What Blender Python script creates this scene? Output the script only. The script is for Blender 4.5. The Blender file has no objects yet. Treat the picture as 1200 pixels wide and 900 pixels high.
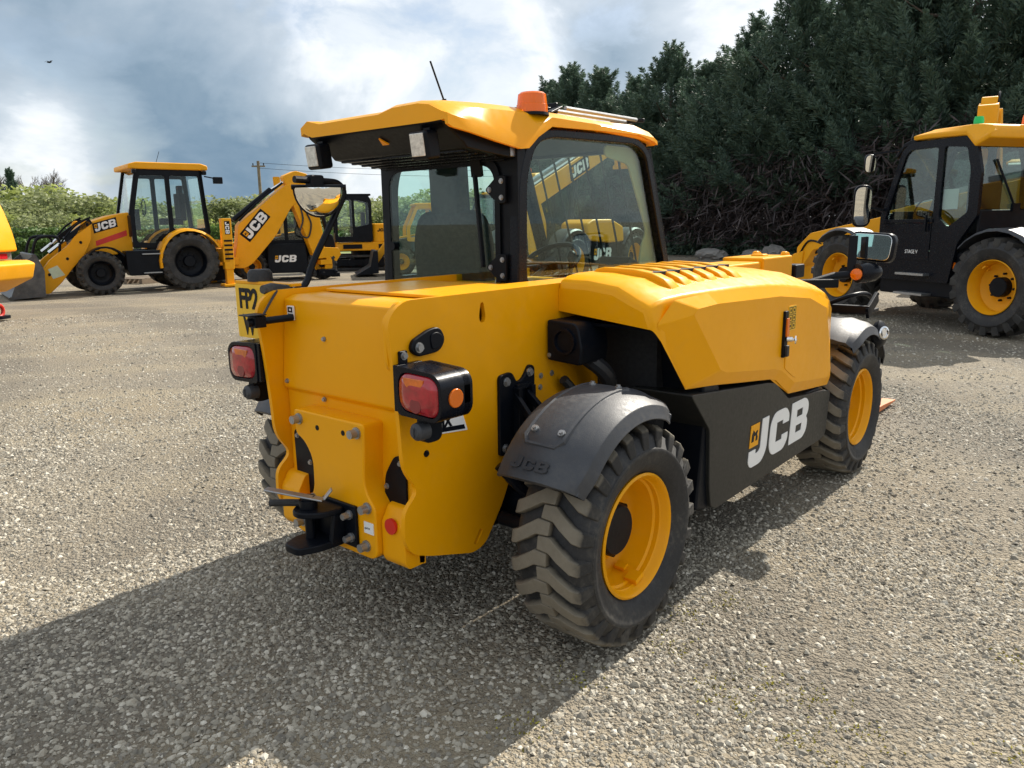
import bpy, bmesh, math, random
import numpy as np
from mathutils import Vector, Matrix
random.seed(7); rng = np.random.default_rng(7)
R = math.radians
sc = bpy.context.scene
col = sc.collection
# ---------------------------------------------------------------- camera
CAM = (2.2528, -2.2506, 1.4956); YAW, PITCH, ROLL, FPX = R(-40.650), R(-11.697), R(-0.837), 911.9
def cam_basis():
    cy, sy, cp, sp = math.cos(YAW), math.sin(YAW), math.cos(PITCH), math.sin(PITCH)
    f = Vector((sy*cp, cy*cp, sp)); r = Vector((cy, -sy, 0)); u = r.cross(f)
    cr, sr = math.cos(ROLL), math.sin(ROLL)
    return f, r*cr+u*sr, u*cr-r*sr
FW, RT, UP = cam_basis()
cd = bpy.data.cameras.new('camera'); cam = bpy.data.objects.new('camera', cd); col.objects.link(cam)
cd.sensor_width = 36; cd.lens = 36*FPX/1200; cd.clip_start = .05; cd.clip_end = 3000
cam.matrix_world = Matrix(((RT.x, UP.x, -FW.x, CAM[0]), (RT.y, UP.y, -FW.y, CAM[1]), (RT.z, UP.z, -FW.z, CAM[2]), (0, 0, 0, 1)))
sc.camera = cam
def at(px, py, depth):            # photo pixel + distance along the view axis -> place
    return Vector(CAM) + (FW + RT*((px-600)/FPX) - UP*((py-450)/FPX))*depth
def gp(px, rng_):                 # bearing of a photo column + ground range -> ground point
    a = YAW + math.atan((px-600)/FPX)
    return Vector((CAM[0]+math.sin(a)*rng_, CAM[1]+math.cos(a)*rng_, 0))
# ---------------------------------------------------------------- light
SUN_EL = R(41); SUN_AZ = R(0.5)   # azimuth measured from +Y toward +X
sc.view_settings.view_transform = 'Standard'; sc.view_settings.look = 'None'
sc.view_settings.exposure = 0.8; sc.view_settings.gamma = 1.0; sc.view_settings.use_curve_mapping = False
sd = bpy.data.lights.new('sun', 'SUN'); sd.energy = 4.6; sd.angle = R(0.55); sd.color = (1, .93, .82)
so = bpy.data.objects.new('sun', sd); col.objects.link(so)
tosun = Vector((math.sin(SUN_AZ)*math.cos(SUN_EL), math.cos(SUN_AZ)*math.cos(SUN_EL), math.sin(SUN_EL)))
so.rotation_euler = tosun.to_track_quat('Z', 'Y').to_euler(); so.location = (0, 5, 20)
w = bpy.data.worlds.new('World'); sc.world = w; w.use_nodes = True
nt = w.node_tree; nt.nodes.clear()
def N(t, **k):
    n = nt.nodes.new(t)
    for a, b in k.items(): setattr(n, a, b)
    return n
def L(a, b): nt.links.new(a, b)
def M(op, a, b=None, c=None, clamp=False):
    n = N('ShaderNodeMath', operation=op, use_clamp=clamp)
    for i, v in enumerate((a, b, c)):
        if v is None: continue
        if isinstance(v, (int, float)): n.inputs[i].default_value = v
        else: L(v, n.inputs[i])
    return n.outputs[0]
def VM(op, a, b=None):
    n = N('ShaderNodeVectorMath', operation=op)
    for i, v in enumerate((a, b)):
        if v is None: continue
        if isinstance(v, (tuple, Vector)): n.inputs[i].default_value = tuple(v)
        else: L(v, n.inputs[i])
    return n.outputs['Value'] if op == 'DOT_PRODUCT' else n.outputs[0]
def NOISE(vec, scale, detail=6, rough=.55, lac=2.0, dist=0):
    n = N('ShaderNodeTexNoise'); n.inputs['Scale'].default_value = scale; n.inputs['Detail'].default_value = detail
    n.inputs['Roughness'].default_value = rough; n.inputs['Distortion'].default_value = dist
    if vec is not None: L(vec, n.inputs['Vector'])
    return n.outputs[0]
def RAMP(f, *st):
    n = N('ShaderNodeValToRGB'); e = n.color_ramp.elements
    while len(e) < len(st): e.new(.5)
    for i, (p, c) in enumerate(st):
        e[i].position = p; e[i].color = (c, c, c, 1) if isinstance(c, (int, float)) else (*c, 1)
    L(f, n.inputs[0]); return n.outputs[0]
def MIX(f, a, b, bt='MIX'):
    n = N('ShaderNodeMix', data_type='RGBA', blend_type=bt)
    for s, v in ((n.inputs[0], f), (n.inputs[6], a), (n.inputs[7], b)):
        if isinstance(v, (int, float)): s.default_value = v
        elif isinstance(v, tuple): s.default_value = (*v, 1)
        else: L(v, s)
    return n.outputs[2]
tc = N('ShaderNodeTexCoord'); D = tc.outputs['Generated']
sky = N('ShaderNodeTexSky', sky_type='NISHITA', sun_disc=False, sun_elevation=SUN_EL, sun_rotation=SUN_AZ, air_density=1.0, dust_density=1.5)
sep = N('ShaderNodeSeparateXYZ'); L(D, sep.inputs[0])
comb = N('ShaderNodeCombineXYZ'); L(sep.outputs[0], comb.inputs[0]); L(sep.outputs[1], comb.inputs[1]); L(M('MULTIPLY', sep.outputs[2], 1.7), comb.inputs[2])
P = comb.outputs[0]
n1 = NOISE(VM('ADD', P, (.35, 1.2, .4)), 3.1, 10, .55, dist=.35); n2 = NOISE(VM('ADD', P, (3.1, 7.7, 0)), 7.0, 9, .60, dist=.3)
def blob(px, py, k):              # a cloud bank somewhere in the sky: soft lobe about a direction
    d = (at(px, py, 1)-Vector(CAM)).normalized()
    return M('POWER', M('MAXIMUM', VM('DOT_PRODUCT', D, d), 0), k)
bank = M('ADD', M('ADD', M('MULTIPLY', blob(190, 80, 60), .19), M('MULTIPLY', blob(300, 190, 300), .12)), M('ADD', M('MULTIPLY', blob(715, 70, 320), .22), M('ADD', M('MULTIPLY', blob(-120, 60, 30), .10), M('ADD', M('MULTIPLY', blob(500, 40, 60), -.15), M('MULTIPLY', blob(60, 165, 500), -.16)))))
body = M('ADD', M('ADD', M('MULTIPLY', n1, .75), M('MULTIPLY', n2, .25)), bank)
dark = RAMP(body, (.50, .0), (.60, .55), (.74, 1.0))
rim = RAMP(M('ABSOLUTE', M('SUBTRACT', body, .50)), (.0, 1.0), (.055, .0))          # sunlit fringes of the banks
cover = RAMP(M('ADD', n2, .08), (.36, .25), (.56, 1.0))          # thin bright cloud over most of the sky
edge = RAMP(n2, (.34, .0), (.70, 1.0))
bright = MIX(edge, (.62, .69, .76), (.84, .88, .92))
cloud = MIX(dark, bright, MIX(edge, (.165, .255, .35), (.27, .36, .45)))
cloud = MIX(M('MULTIPLY', rim, .55), cloud, (.98, .99, 1.0))
b1 = N('ShaderNodeBackground'); L(sky.outputs[0], b1.inputs[0]); b1.inputs[1].default_value = .075
b2 = N('ShaderNodeBackground'); L(cloud, b2.inputs[0]); b2.inputs[1].default_value = .70
ms = N('ShaderNodeMixShader'); L(M('MAXIMUM', M('MULTIPLY', cover, .9), dark), ms.inputs[0]); L(b1.outputs[0], ms.inputs[1]); L(b2.outputs[0], ms.inputs[2])
wo = N('ShaderNodeOutputWorld'); L(ms.outputs[0], wo.inputs[0])
# ---------------------------------------------------------------- materials
MATS = {}
def newmat(name):
    global nt
    m = bpy.data.materials.new(name); m.use_nodes = True; nt = m.node_tree; nt.nodes.clear()
    o = N('ShaderNodeOutputMaterial'); p = N('ShaderNodeBsdfPrincipled'); L(p.outputs[0], o.inputs[0])
    MATS[name] = m; return m, p, o
def setc(p, k, v):
    if isinstance(v, (int, float)): p.inputs[k].default_value = v
    elif isinstance(v, tuple): p.inputs[k].default_value = (*v, 1) if len(v) == 3 else v
    else: L(v, p.inputs[k])
def bump(p, h, strength, dist=.01):
    b = N('ShaderNodeBump'); b.inputs['Strength'].default_value = strength; b.inputs['Distance'].default_value = dist
    L(h, b.inputs['Height']); L(b.outputs[0], p.inputs['Normal'])
def pm(name, c, rough=.5, metal=0, coat=0, var=.12, dust=0, scale=6, bmp=0, bscale=200, emis=None):
    m, p, o = newmat(name)
    t = N('ShaderNodeTexCoord').outputs['Object']
    n = NOISE(t, scale, 6, .6); fine = NOISE(t, scale*9, 4, .6)
    c0 = tuple(x*(1-var) for x in c); c1 = tuple(min(1, x*(1+var)) for x in c)
    cc = MIX(RAMP(n, (.3, .0), (.7, 1.0)), c0, c1)
    if dust:
        dm = RAMP(M('MULTIPLY', n, fine), (.24, .0), (.42, dust))
        cc = MIX(dm, cc, (.26, .235, .19))
    setc(p, 'Base Color', cc)
    setc(p, 'Roughness', RAMP(fine, (.3, max(.02, rough*.82)), (.7, min(1, rough*1.2))))
    p.inputs['Metallic'].default_value = metal
    if coat: p.inputs['Coat Weight'].default_value = coat; p.inputs['Coat Roughness'].default_value = .08
    if bmp: bump(p, NOISE(t, bscale, 3, .6), bmp, .002)
    if emis: p.inputs['Emission Color'].default_value = (*emis, 1); p.inputs['Emission Strength'].default_value = 1
    return m
YEL = pm('yellow_paint', (.84, .365, .0015), .34, var=.03, dust=.04, scale=3); YEL.node_tree.nodes['Principled BSDF'].inputs['Specular IOR Level'].default_value = .2; bump(YEL.node_tree.nodes['Principled BSDF'], NOISE(N('ShaderNodeTexCoord').outputs['Object'], 5.5, 2, .4), .10, .02)
YEL2 = pm('yellow_paint_weathered', (.82, .365, .004), .45, var=.05, dust=.10, scale=4); YEL2.node_tree.nodes['Principled BSDF'].inputs['Specular IOR Level'].default_value = .25
BLK = pm('black_paint', (.0035, .0052, .0090), .42, var=.2, dust=.015); BLK.node_tree.nodes['Principled BSDF'].inputs['Specular IOR Level'].default_value = .16
BLKG = pm('black_gloss', (.004, .0055, .010), .28, var=.1); BLKG.node_tree.nodes['Principled BSDF'].inputs['Specular IOR Level'].default_value = .18
FEN = pm('grey_plastic', (.036, .039, .046), .50, var=.12, dust=.08, bmp=.25, bscale=260)
SKT = pm('charcoal_panel', (.015, .016, .0155), .42, var=.06, dust=.04); SKT.node_tree.nodes['Principled BSDF'].inputs['Specular IOR Level'].default_value = .35
GRY = pm('zinc_steel', (.36, .37, .38), .42, metal=.85, var=.15, dust=.1)
CHR = pm('bright_chrome', (.8, .8, .8), .12, metal=1, var=.03)
RUB = pm('black_rubber', (.018, .018, .019), .68, var=.2, dust=.22, bmp=.3, bscale=90)
TRD = pm('dusty_tread', (.022, .021, .020), .86, var=.22, dust=.2, bmp=.5, bscale=60)
p_ = TRD.node_tree.nodes['Principled BSDF']; c_ = p_.inputs['Base Color'].links[0].from_socket; s_ = N('ShaderNodeSeparateXYZ'); t_ = N('ShaderNodeTexCoord').outputs['Object']; L(t_, s_.inputs[0])
r_ = M('SQRT', M('ADD', M('MULTIPLY', s_.outputs[1], s_.outputs[1]), M('MULTIPLY', s_.outputs[2], s_.outputs[2])))
L(MIX(RAMP(M('ADD', r_, M('MULTIPLY', M('SUBTRACT', NOISE(t_, 18, 5, .6), .5), .03)), (.375, .0), (.393, .95)), c_, MIX(NOISE(t_, 30, 4, .6), (.14, .12, .088), (.23, .20, .15))), p_.inputs['Base Color'])
HOSE = pm('hose_rubber', (.020, .022, .026), .5)
WHT = pm('white_print', (.80, .80, .79), .45, var=.03)
PLATEY = pm('number_plate_yellow', (.80, .47, .01), .35, var=.02)
ORL = pm('orange_lens', (.95, .20, .005), .2, var=.08); ORL.node_tree.nodes['Principled BSDF'].inputs['Transmission Weight'].default_value = .25
REDL = pm('red_lens', (.36, .012, .022), .16, coat=.6, var=.35, scale=26)
GRNL = pm('green_lens', (.01, .55, .12), .2, var=.08)
REDP = pm('red_plastic', (.62, .025, .012), .4)
LMP = pm('lamp_glass', (.62, .62, .58), .18, var=.25, scale=60)
FORK = pm('orange_steel', (.55, .17, .05), .55, dust=.2)
SEAT = pm('seat_cloth', (.010, .012, .016), .85)
TAN = pm('tan_lining', (.46, .39, .22), .8, var=.06)
TRD2 = pm('worn_tread', (.032, .031, .029), .85, var=.25, dust=.15)
WOOD = pm('weathered_wood', (.20, .155, .11), .85, var=.3, scale=3)
ROCK = pm('boulder_stone', (.20, .19, .175), .9, var=.35, scale=2, bmp=.8, bscale=8)
BARK = pm('bark', (.095, .075, .058), .95, var=.3, scale=4)
LINING = pm('dull_black_interior', (.020, .021, .023), .8)
def glassmat(name, tint, ior=1.45):
    m, p, o = newmat(name); nt.nodes.remove(p)
    tr = N('ShaderNodeBsdfTransparent'); tr.inputs[0].default_value = (*tint, 1)
    gl = N('ShaderNodeBsdfGlossy'); gl.inputs['Roughness'].default_value = .01; gl.inputs[0].default_value = (.95, 1, 1, 1)
    lw = N('ShaderNodeLayerWeight'); lw.inputs[0].default_value = .5; f0 = ((ior-1)/(ior+1))**2
    fr = M('ADD', M('MULTIPLY', M('POWER', lw.outputs['Facing'], 5), 1-f0), f0)
    mx = N('ShaderNodeMixShader'); L(fr, mx.inputs[0]); L(tr.outputs[0], mx.inputs[1]); L(gl.outputs[0], mx.inputs[2]); L(mx.outputs[0], o.inputs[0])
    return m
GLS = glassmat('tinted_glass', (.80, .915, .89)); GLS2 = glassmat('dark_tinted_glass', (.74, .82, .79), 1.7); GLC = glassmat('clear_glass', (.92, .96, .945))
MIR = pm('mirror_glass', (.88, .9, .9), .02, metal=1, var=.01)
def leafmat(name, c0, c1, trans=.25):
    m, p, o = newmat(name)
    a = N('ShaderNodeAttribute', attribute_name='rnd').outputs['Fac']
    cc = MIX(a, c0, c1); setc(p, 'Base Color', cc); p.inputs['Roughness'].default_value = .6
    t = N('ShaderNodeBsdfTranslucent'); L(cc, t.inputs[0])
    mx = N('ShaderNodeMixShader'); mx.inputs[0].default_value = trans
    L(p.outputs[0], mx.inputs[1]); L(t.outputs[0], mx.inputs[2]); L(mx.outputs[0], o.inputs[0])
    return m
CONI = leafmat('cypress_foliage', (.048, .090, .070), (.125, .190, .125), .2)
DEAD = leafmat('dead_cypress_twigs', (.034, .026, .028), (.085, .066, .064), .05)
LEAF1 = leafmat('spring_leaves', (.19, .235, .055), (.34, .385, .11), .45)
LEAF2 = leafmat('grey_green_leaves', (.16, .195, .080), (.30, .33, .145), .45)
LEAF3 = leafmat('blossom_leaves', (.22, .25, .12), (.42, .43, .28), .3)
HEDG = leafmat('hedge_leaves', (.05, .10, .02), (.12, .20, .04), .25)
# ---------------------------------------------------------------- mesh helpers
class MB:
    def __init__(s): s.bm = bmesh.new()
    def face(s, pts): return s.bm.faces.new([s.bm.verts.new(p) for p in pts])
    def box(s, c, d, rot=None):
        c = Vector(c); q = [Vector(((i & 1)-.5, ((i >> 1) & 1)-.5, (i >> 2)-.5)) for i in range(8)]
        vs = []
        for p in q:
            p = Vector((p.x*d[0], p.y*d[1], p.z*d[2]))
            if rot is not None: p = rot @ p
            vs.append(s.bm.verts.new(c+p))
        for f in ((0, 1, 3, 2), (4, 6, 7, 5), (0, 4, 5, 1), (2, 3, 7, 6), (0, 2, 6, 4), (1, 5, 7, 3)): s.bm.faces.new([vs[i] for i in f])
        return s
    def bar(s, a, b, wd, ht, up=(0, 0, 1)):      # rectangular bar from a to b
        a, b = Vector(a), Vector(b); d = b-a; l = d.length; d.normalize()
        x = Vector(up).cross(d)
        if x.length < 1e-4: x = Vector((1, 0, 0)).cross(d)
        x.normalize(); z = d.cross(x)
        return s.box((a+b)/2, (wd, l, ht), Matrix((x, d, z)).transposed())
    def prism(s, loops, O, u, v, t):
        if not isinstance(loops[0][0], (tuple, list)): loops = [loops]
        O, u, v = Vector(O), Vector(u), Vector(v); n = u.cross(v).normalized()*t
        if len(loops) == 1:
            a = [s.bm.verts.new(O+u*p[0]+v*p[1]) for p in loops[0]]; b = [s.bm.verts.new(x.co+n) for x in a]
            s.bm.faces.new(a[::-1]); s.bm.faces.new(b)
            for i in range(len(a)): s.bm.faces.new((a[i], a[(i+1) % len(a)], b[(i+1) % len(a)], b[i]))
        else:
            t_ = bmesh.new(); es = []
            for lp in loops:
                vs = [t_.verts.new((p[0], p[1], 0)) for p in lp]
                es += [t_.edges.new((vs[i], vs[(i+1) % len(vs)])) for i in range(len(vs))]
            bmesh.ops.triangle_fill(t_, use_beauty=True, use_dissolve=False, edges=es)
            t_.verts.index_update(); t_.verts.ensure_lookup_table()
            a = [s.bm.verts.new(O+u*q.co.x+v*q.co.y) for q in t_.verts]; b = [s.bm.verts.new(x.co+n) for x in a]
            for f in t_.faces:
                ix = [q.index for q in f.verts]; s.bm.faces.new([a[i] for i in ix][::-1]); s.bm.faces.new([b[i] for i in ix])
            k = 0
            for lp in loops:
                m = len(lp)
                for i in range(m): s.bm.faces.new((a[k+i], a[k+(i+1) % m], b[k+(i+1) % m], b[k+i]))
                k += m
            t_.free()
        return s
    def px(s, loops, x, t): return s.prism(loops, (x, 0, 0), (0, 1, 0), (0, 0, 1), t)       # loops in (y,z), grows +x
    def py(s, loops, y, t): return s.prism(loops, (0, y, 0), (1, 0, 0), (0, 0, 1), t)       # (x,z), grows -y
    def pz(s, loops, z, t): return s.prism(loops, (0, 0, z), (1, 0, 0), (0, 1, 0), t)       # (x,y), grows +z
    def rings(s, rs, cap=True, closed=True):
        V = [[s.bm.verts.new(p) for p in r] for r in rs]; n = len(V[0])
        for a, b in zip(V, V[1:]):
            for i in range(n if closed else n-1): s.bm.faces.new((a[i], a[(i+1) % n], b[(i+1) % n], b[i]))
        if cap: s.bm.faces.new(V[0][::-1]); s.bm.faces.new(V[-1])
        return s
    def tube(s, pts, r, n=8):
        pts = [Vector(p) for p in pts]; rs = []
        t0 = (pts[1]-pts[0]).normalized(); ref = t0.orthogonal().normalized()
        for i, p in enumerate(pts):
            t = ((pts[min(i+1, len(pts)-1)]-p).normalized() + (p-pts[max(i-1, 0)]).normalized())
            t = t.normalized() if t.length > 1e-6 else t0
            ref = (ref-t*ref.dot(t)).normalized(); b = t.cross(ref); rr = r[i] if isinstance(r, (list, tuple)) else r
            rs.append([p+(ref*math.cos(2*math.pi*k/n)+b*math.sin(2*math.pi*k/n))*rr for k in range(n)])
        return s.rings(rs)
    def cyl(s, a, b, r0, r1=None, n=16): return s.tube([a, b], [r0, r0 if r1 is None else r1], n)
    def lathe(s, prof, O=(0, 0, 0), ax=(1, 0, 0), n=32, close=False):       # prof of (radius, height along ax)
        ax = Vector(ax).normalized(); u = ax.orthogonal().normalized(); v = ax.cross(u); O = Vector(O)
        V = [[s.bm.verts.new(O+ax*h+(u*math.cos(2*math.pi*k/n)+v*math.sin(2*math.pi*k/n))*r) for k in range(n)] for r, h in prof]
        for a, b in zip(V, V[1:]+([V[0]] if close else [])):
            for i in range(n): s.bm.faces.new((a[i], a[(i+1) % n], b[(i+1) % n], b[i]))
        if not close:
            if prof[0][0] > 1e-6: s.bm.faces.new(V[0][::-1])
            if prof[-1][0] > 1e-6: s.bm.faces.new(V[-1])
        return s
    def ball(s, c, r, n=12, jit=0, seed=0):
        q = bmesh.ops.create_icosphere(s.bm, subdivisions=2 if n <= 12 else 3, radius=1); rd = random.Random(seed)
        for v in q['verts']:
            k = 1+(rd.random()-.5)*jit; v.co = Vector(c)+Vector((v.co.x*r[0]*k, v.co.y*r[1]*k, v.co.z*r[2]*k))
        return s
    def done(s, name, mat, parent=None, bev=0, seg=2, ang=35, flat=False):
        bm = s.bm
        bmesh.ops.recalc_face_normals(bm, faces=bm.faces)
        me = bpy.data.meshes.new(name); bm.to_mesh(me); bm.free(); me.materials.append(mat)
        if not flat:
            me.shade_smooth()
            if not bev: me.set_sharp_from_angle(angle=R(ang))
        o = bpy.data.objects.new(name, me); col.objects.link(o); o.parent = parent
        if bev:
            b = o.modifiers.new('bevel', 'BEVEL'); b.width = bev; b.segments = seg; b.limit_method = 'ANGLE'; b.angle_limit = R(ang); b.harden_normals = True
            b.use_clamp_overlap = True; me.set_sharp_from_angle(angle=R(180))
        return o
def rp(pts, r=.02, n=4):          # polygon with rounded corners
    out = []; m = len(pts)
    for i in range(m):
        p = Vector(pts[i][:2]); a = Vector(pts[i-1][:2]); b = Vector(pts[(i+1) % m][:2]); rr = pts[i][2] if len(pts[i]) > 2 else r
        if rr <= 0: out.append((p.x, p.y)); continue
        da, db = (a-p), (b-p); k = min(rr, da.length*.48, db.length*.48); A = p+da.normalized()*k; B = p+db.normalized()*k
        for j in range(n+1):
            t = j/n; q = A*(1-t)**2+p*2*t*(1-t)+B*t*t; out.append((q.x, q.y))
    return out
def circ(cx, cy, r, n=16, ry=None): return [(cx+r*math.cos(2*math.pi*i/n), cy+(ry or r)*math.sin(2*math.pi*i/n)) for i in range(n)]
def bez(pts, n=6):                # smooth path through points
    pts = [Vector(p) for p in pts]; out = []
    for i in range(len(pts)-1):
        p0, p1, p2, p3 = pts[max(i-1, 0)], pts[i], pts[i+1], pts[min(i+2, len(pts)-1)]
        for j in range(n):
            t = j/n; out.append(.5*((2*p1)+(p2-p0)*t+(2*p0-5*p1+4*p2-p3)*t*t+(3*p1-p0-3*p2+p3)*t**3))
    out.append(pts[-1]); return out
def thing(name, label, cat, loc=(0, 0, 0), rz=0, group=None, kind=None):
    o = bpy.data.objects.new(name, None); col.objects.link(o); o.location = loc; o.rotation_euler = (0, 0, rz); o.empty_display_size = .3
    return tag(o, label, cat, group, kind)
def tag(o, label=None, cat=None, group=None, kind=None):
    for k, v in (('label', label), ('category', cat), ('group', group), ('kind', kind)):
        if v: o[k] = v
    return o
def copy_tree(o, parent=None):
    c = o.copy(); col.objects.link(c); c.parent = parent
    for ch in o.children: copy_tree(ch, c)
    return c
# block letters of the maker's mark, unit height
GJ = rp([(.50, 1), (.80, 1), (.80, .24, .3), (.60, 0, .25), (.12, 0, .12), (0, .12, .12), (0, .38), (.29, .38), (.29, .28), (.42, .28, .1), (.50, .34, .05)], .0)
GC = rp([(0, .22, .2), (.18, 0, .2), (.74, 0, .2), (.92, .2, .2), (.92, .37), (.62, .37), (.62, .27), (.31, .27), (.31, .73), (.62, .73), (.62, .63), (.92, .63), (.92, .8, .2), (.74, 1, .2), (.18, 1, .2), (0, .78, .2)], .0)
GB = [rp([(0, 0), (.74, 0, .2), (.93, .16, .16), (.93, .42, .1), (.83, .51, .06), (.93, .6, .1), (.93, .84, .16), (.74, 1, .2), (0, 1)], 0), [(.30, .22), (.62, .22), (.62, .40), (.30, .40)], [(.30, .60), (.62, .60), (.62, .78), (.30, .78)]]
def jcb(parent, O, u, v, h, mat, t=.003, shear=.14, mark=True, wide=1.0, back=None, name='lettering'):
    O, u, v = Vector(O), Vector(u).normalized(), Vector(v).normalized(); n = u.cross(v)
    uu = u*h*wide; vv = v*h+u*h*shear
    if back:
        w_ = 3.05; m = MB(); m.prism([(-.22, -.16), (w_, -.16), (w_, 1.16), (-.22, 1.16)], O-n*.002, uu, vv, .002+t*.5); m.done('decal_backing', back, parent)
    m = MB()
    m.prism(GJ, O, uu, vv, t); m.prism(GC, O+uu*.92, uu, vv, t); m.prism(GB, O+uu*1.96, uu, vv, t)
    o = m.done(name, mat, parent)
    if mark:
        m = MB(); m.prism([(0, .46), (.38, .46), (.38, .96), (0, .96)], O, uu, vv, t*.8); q = m.done('maker_mark', YEL2, parent)
        m = MB(); m.prism([(.06, .58), (.16, .58), (.16, .70), (.24, .70), (.24, .58), (.32, .58), (.32, .66), (.28, .72), (.32, .80), (.26, .80), (.2, .76), (.12, .84), (.06, .74)], O+n*t*.8, uu, vv, .001); m.done('mark_emblem', BLK, q)
    return o
def text(parent, s, O, u, v, h, mat, name='lettering', t=.0015, sx=1.0, font_bold=.0):
    cu = bpy.data.curves.new('text', 'FONT'); cu.body = s; cu.size = h*1.4; cu.extrude = t/2; cu.offset = font_bold
    ob = bpy.data.objects.new('text', cu); col.objects.link(ob)
    me = bpy.data.meshes.new_from_object(ob.evaluated_get(bpy.context.evaluated_depsgraph_get())); bpy.data.objects.remove(ob); bpy.data.curves.remove(cu)
    u, v = Vector(u).normalized(), Vector(v).normalized(); n = u.cross(v)
    me.transform(Matrix((u*sx, v, n)).transposed().to_4x4()); me.transform(Matrix.Translation(Vector(O)+n*t/2))
    me.name = name; me.materials.clear(); me.materials.append(mat)
    o = bpy.data.objects.new(name, me); col.objects.link(o); o.parent = parent; return o
def bolt(parent, p, n, r=.012, h=.014, mat=None, name='bolt'):
    m = MB(); p, n = Vector(p), Vector(n).normalized()
    m.cyl(p-n*.002, p+n*h*.3, r*1.35, n=12); m.cyl(p+n*h*.25, p+n*h, r, n=6); return m.done(name, mat or GRY, parent, flat=True)
def leafobj(name, C, Dv, Sv, mat, parent, rnd, taper=.5):
    # rhombic blades: centre C, half length Dv, half width Sv
    n = len(C); V = np.stack([C-Dv, C-Dv*.1+Sv, C+Dv, C-Dv*.1-Sv], 1).reshape(-1, 3).astype(np.float32)
    me = bpy.data.meshes.new(name); me.vertices.add(4*n); me.vertices.foreach_set('co', V.ravel())
    me.loops.add(4*n); me.loops.foreach_set('vertex_index', np.arange(4*n, dtype=np.int32)); me.polygons.add(n)
    me.polygons.foreach_set('loop_start', np.arange(0, 4*n, 4, dtype=np.int32)); me.polygons.foreach_set('loop_total', np.full(n, 4, dtype=np.int32))
    a = me.attributes.new('rnd', 'FLOAT', 'POINT'); a.data.foreach_set('value', np.repeat(rnd, 4).astype(np.float32))
    me.update(); me.validate(); me.materials.append(mat)
    o = bpy.data.objects.new(name, me); col.objects.link(o); o.parent = parent; return o
def unit(n): v = rng.normal(size=(n, 3)); return v/np.linalg.norm(v, axis=1, keepdims=True)
# ================================================================ SETTING
def gravelmat():
    m, p, o = newmat('gravel')
    t = N('ShaderNodeTexCoord').outputs['Object']
    big = NOISE(t, .55, 5, .6, dist=.6); mid = NOISE(t, 3.2, 6, .62); fine = NOISE(t, 55, 4, .7)
    def vor(scale, feat='F1'):
        v = N('ShaderNodeTexVoronoi', feature=feat); v.inputs['Scale'].default_value = scale; L(t, v.inputs['Vector']); return v
    v1, v2, v3 = vor(58), vor(120), vor(24)
    def rnd(v): s = N('ShaderNodeSeparateColor'); L(v.outputs['Color'], s.inputs[0]); return s.outputs[0]
    g1 = RAMP(rnd(v1), (.0, (.20, .182, .148)), (.35, (.30, .272, .218)), (.75, (.41, .370, .292)), (1.0, (.56, .51, .415)))
    g2 = RAMP(rnd(v2), (.0, (.22, .198, .158)), (.5, (.345, .310, .245)), (1.0, (.47, .425, .335)))
    cc = MIX(RAMP(mid, (.42, .0), (.58, 1.0)), g1, g2)
    cc = MIX(RAMP(v3.outputs['Distance'], (.0, .55), (.5, .0)), cc, RAMP(rnd(v3), (.0, (.18, .165, .138)), (.6, (.37, .335, .27)), (1.0, (.56, .52, .43))))
    cc = MIX(RAMP(M('ADD', M('MULTIPLY', big, .7), M('MULTIPLY', mid, .3)), (.45, .0), (.64, .70)), cc, (.47, .395, .268))     # dried clay patches
    cc = MIX(RAMP(M('ADD', M('MULTIPLY', NOISE(t, .32, 4, .6), .75), M('MULTIPLY', mid, .25)), (.50, .0), (.68, .55)), cc, (.27, .25, .215))
    wv = N('ShaderNodeTexWave', wave_type='RINGS', rings_direction='Z'); wv.inputs['Scale'].default_value = .115; wv.inputs['Distortion'].default_value = 9.0; wv.inputs['Detail'].default_value = 3; wv.inputs['Detail Scale'].default_value = .35
    L(VM('ADD', t, (11.0, 9.0, 0)), wv.inputs['Vector'])
    cc = MIX(RAMP(M('MULTIPLY', wv.outputs['Fac'], M('ADD', mid, .35)), (.42, .0), (.75, .55)), cc, (.20, .182, .152))      # darker loosened wheel arcs
    wv2 = N('ShaderNodeTexWave', wave_type='RINGS', rings_direction='Z'); wv2.inputs['Scale'].default_value = .21; wv2.inputs['Distortion'].default_value = 8.0; wv2.inputs['Detail'].default_value = 2; wv2.inputs['Detail Scale'].default_value = .3
    L(VM('ADD', t, (-6.0, 7.5, 0)), wv2.inputs['Vector'])
    cc = MIX(RAMP(M('MULTIPLY', wv2.outputs['Fac'], M('ADD', big, .4)), (.60, .0), (.92, .40)), cc, (.50, .44, .32))           # dry compacted wheel lines
    cc = MIX(1.0, cc, (.70, .67, .63), 'MULTIPLY')
    cc = MIX(RAMP(fine, (.25, .35), (.5, .0)), cc, (.14, .125, .10))
    setc(p, 'Base Color', cc); p.inputs['Roughness'].default_value = .92
    h = M('ADD', M('MULTIPLY', v1.outputs['Distance'], -1.1), M('ADD', M('MULTIPLY', v2.outputs['Distance'], -.6), M('ADD', M('MULTIPLY', v3.outputs['Distance'], -.35), M('MULTIPLY', fine, .7))))
    bump(p, h, .9, .018); return m
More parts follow.
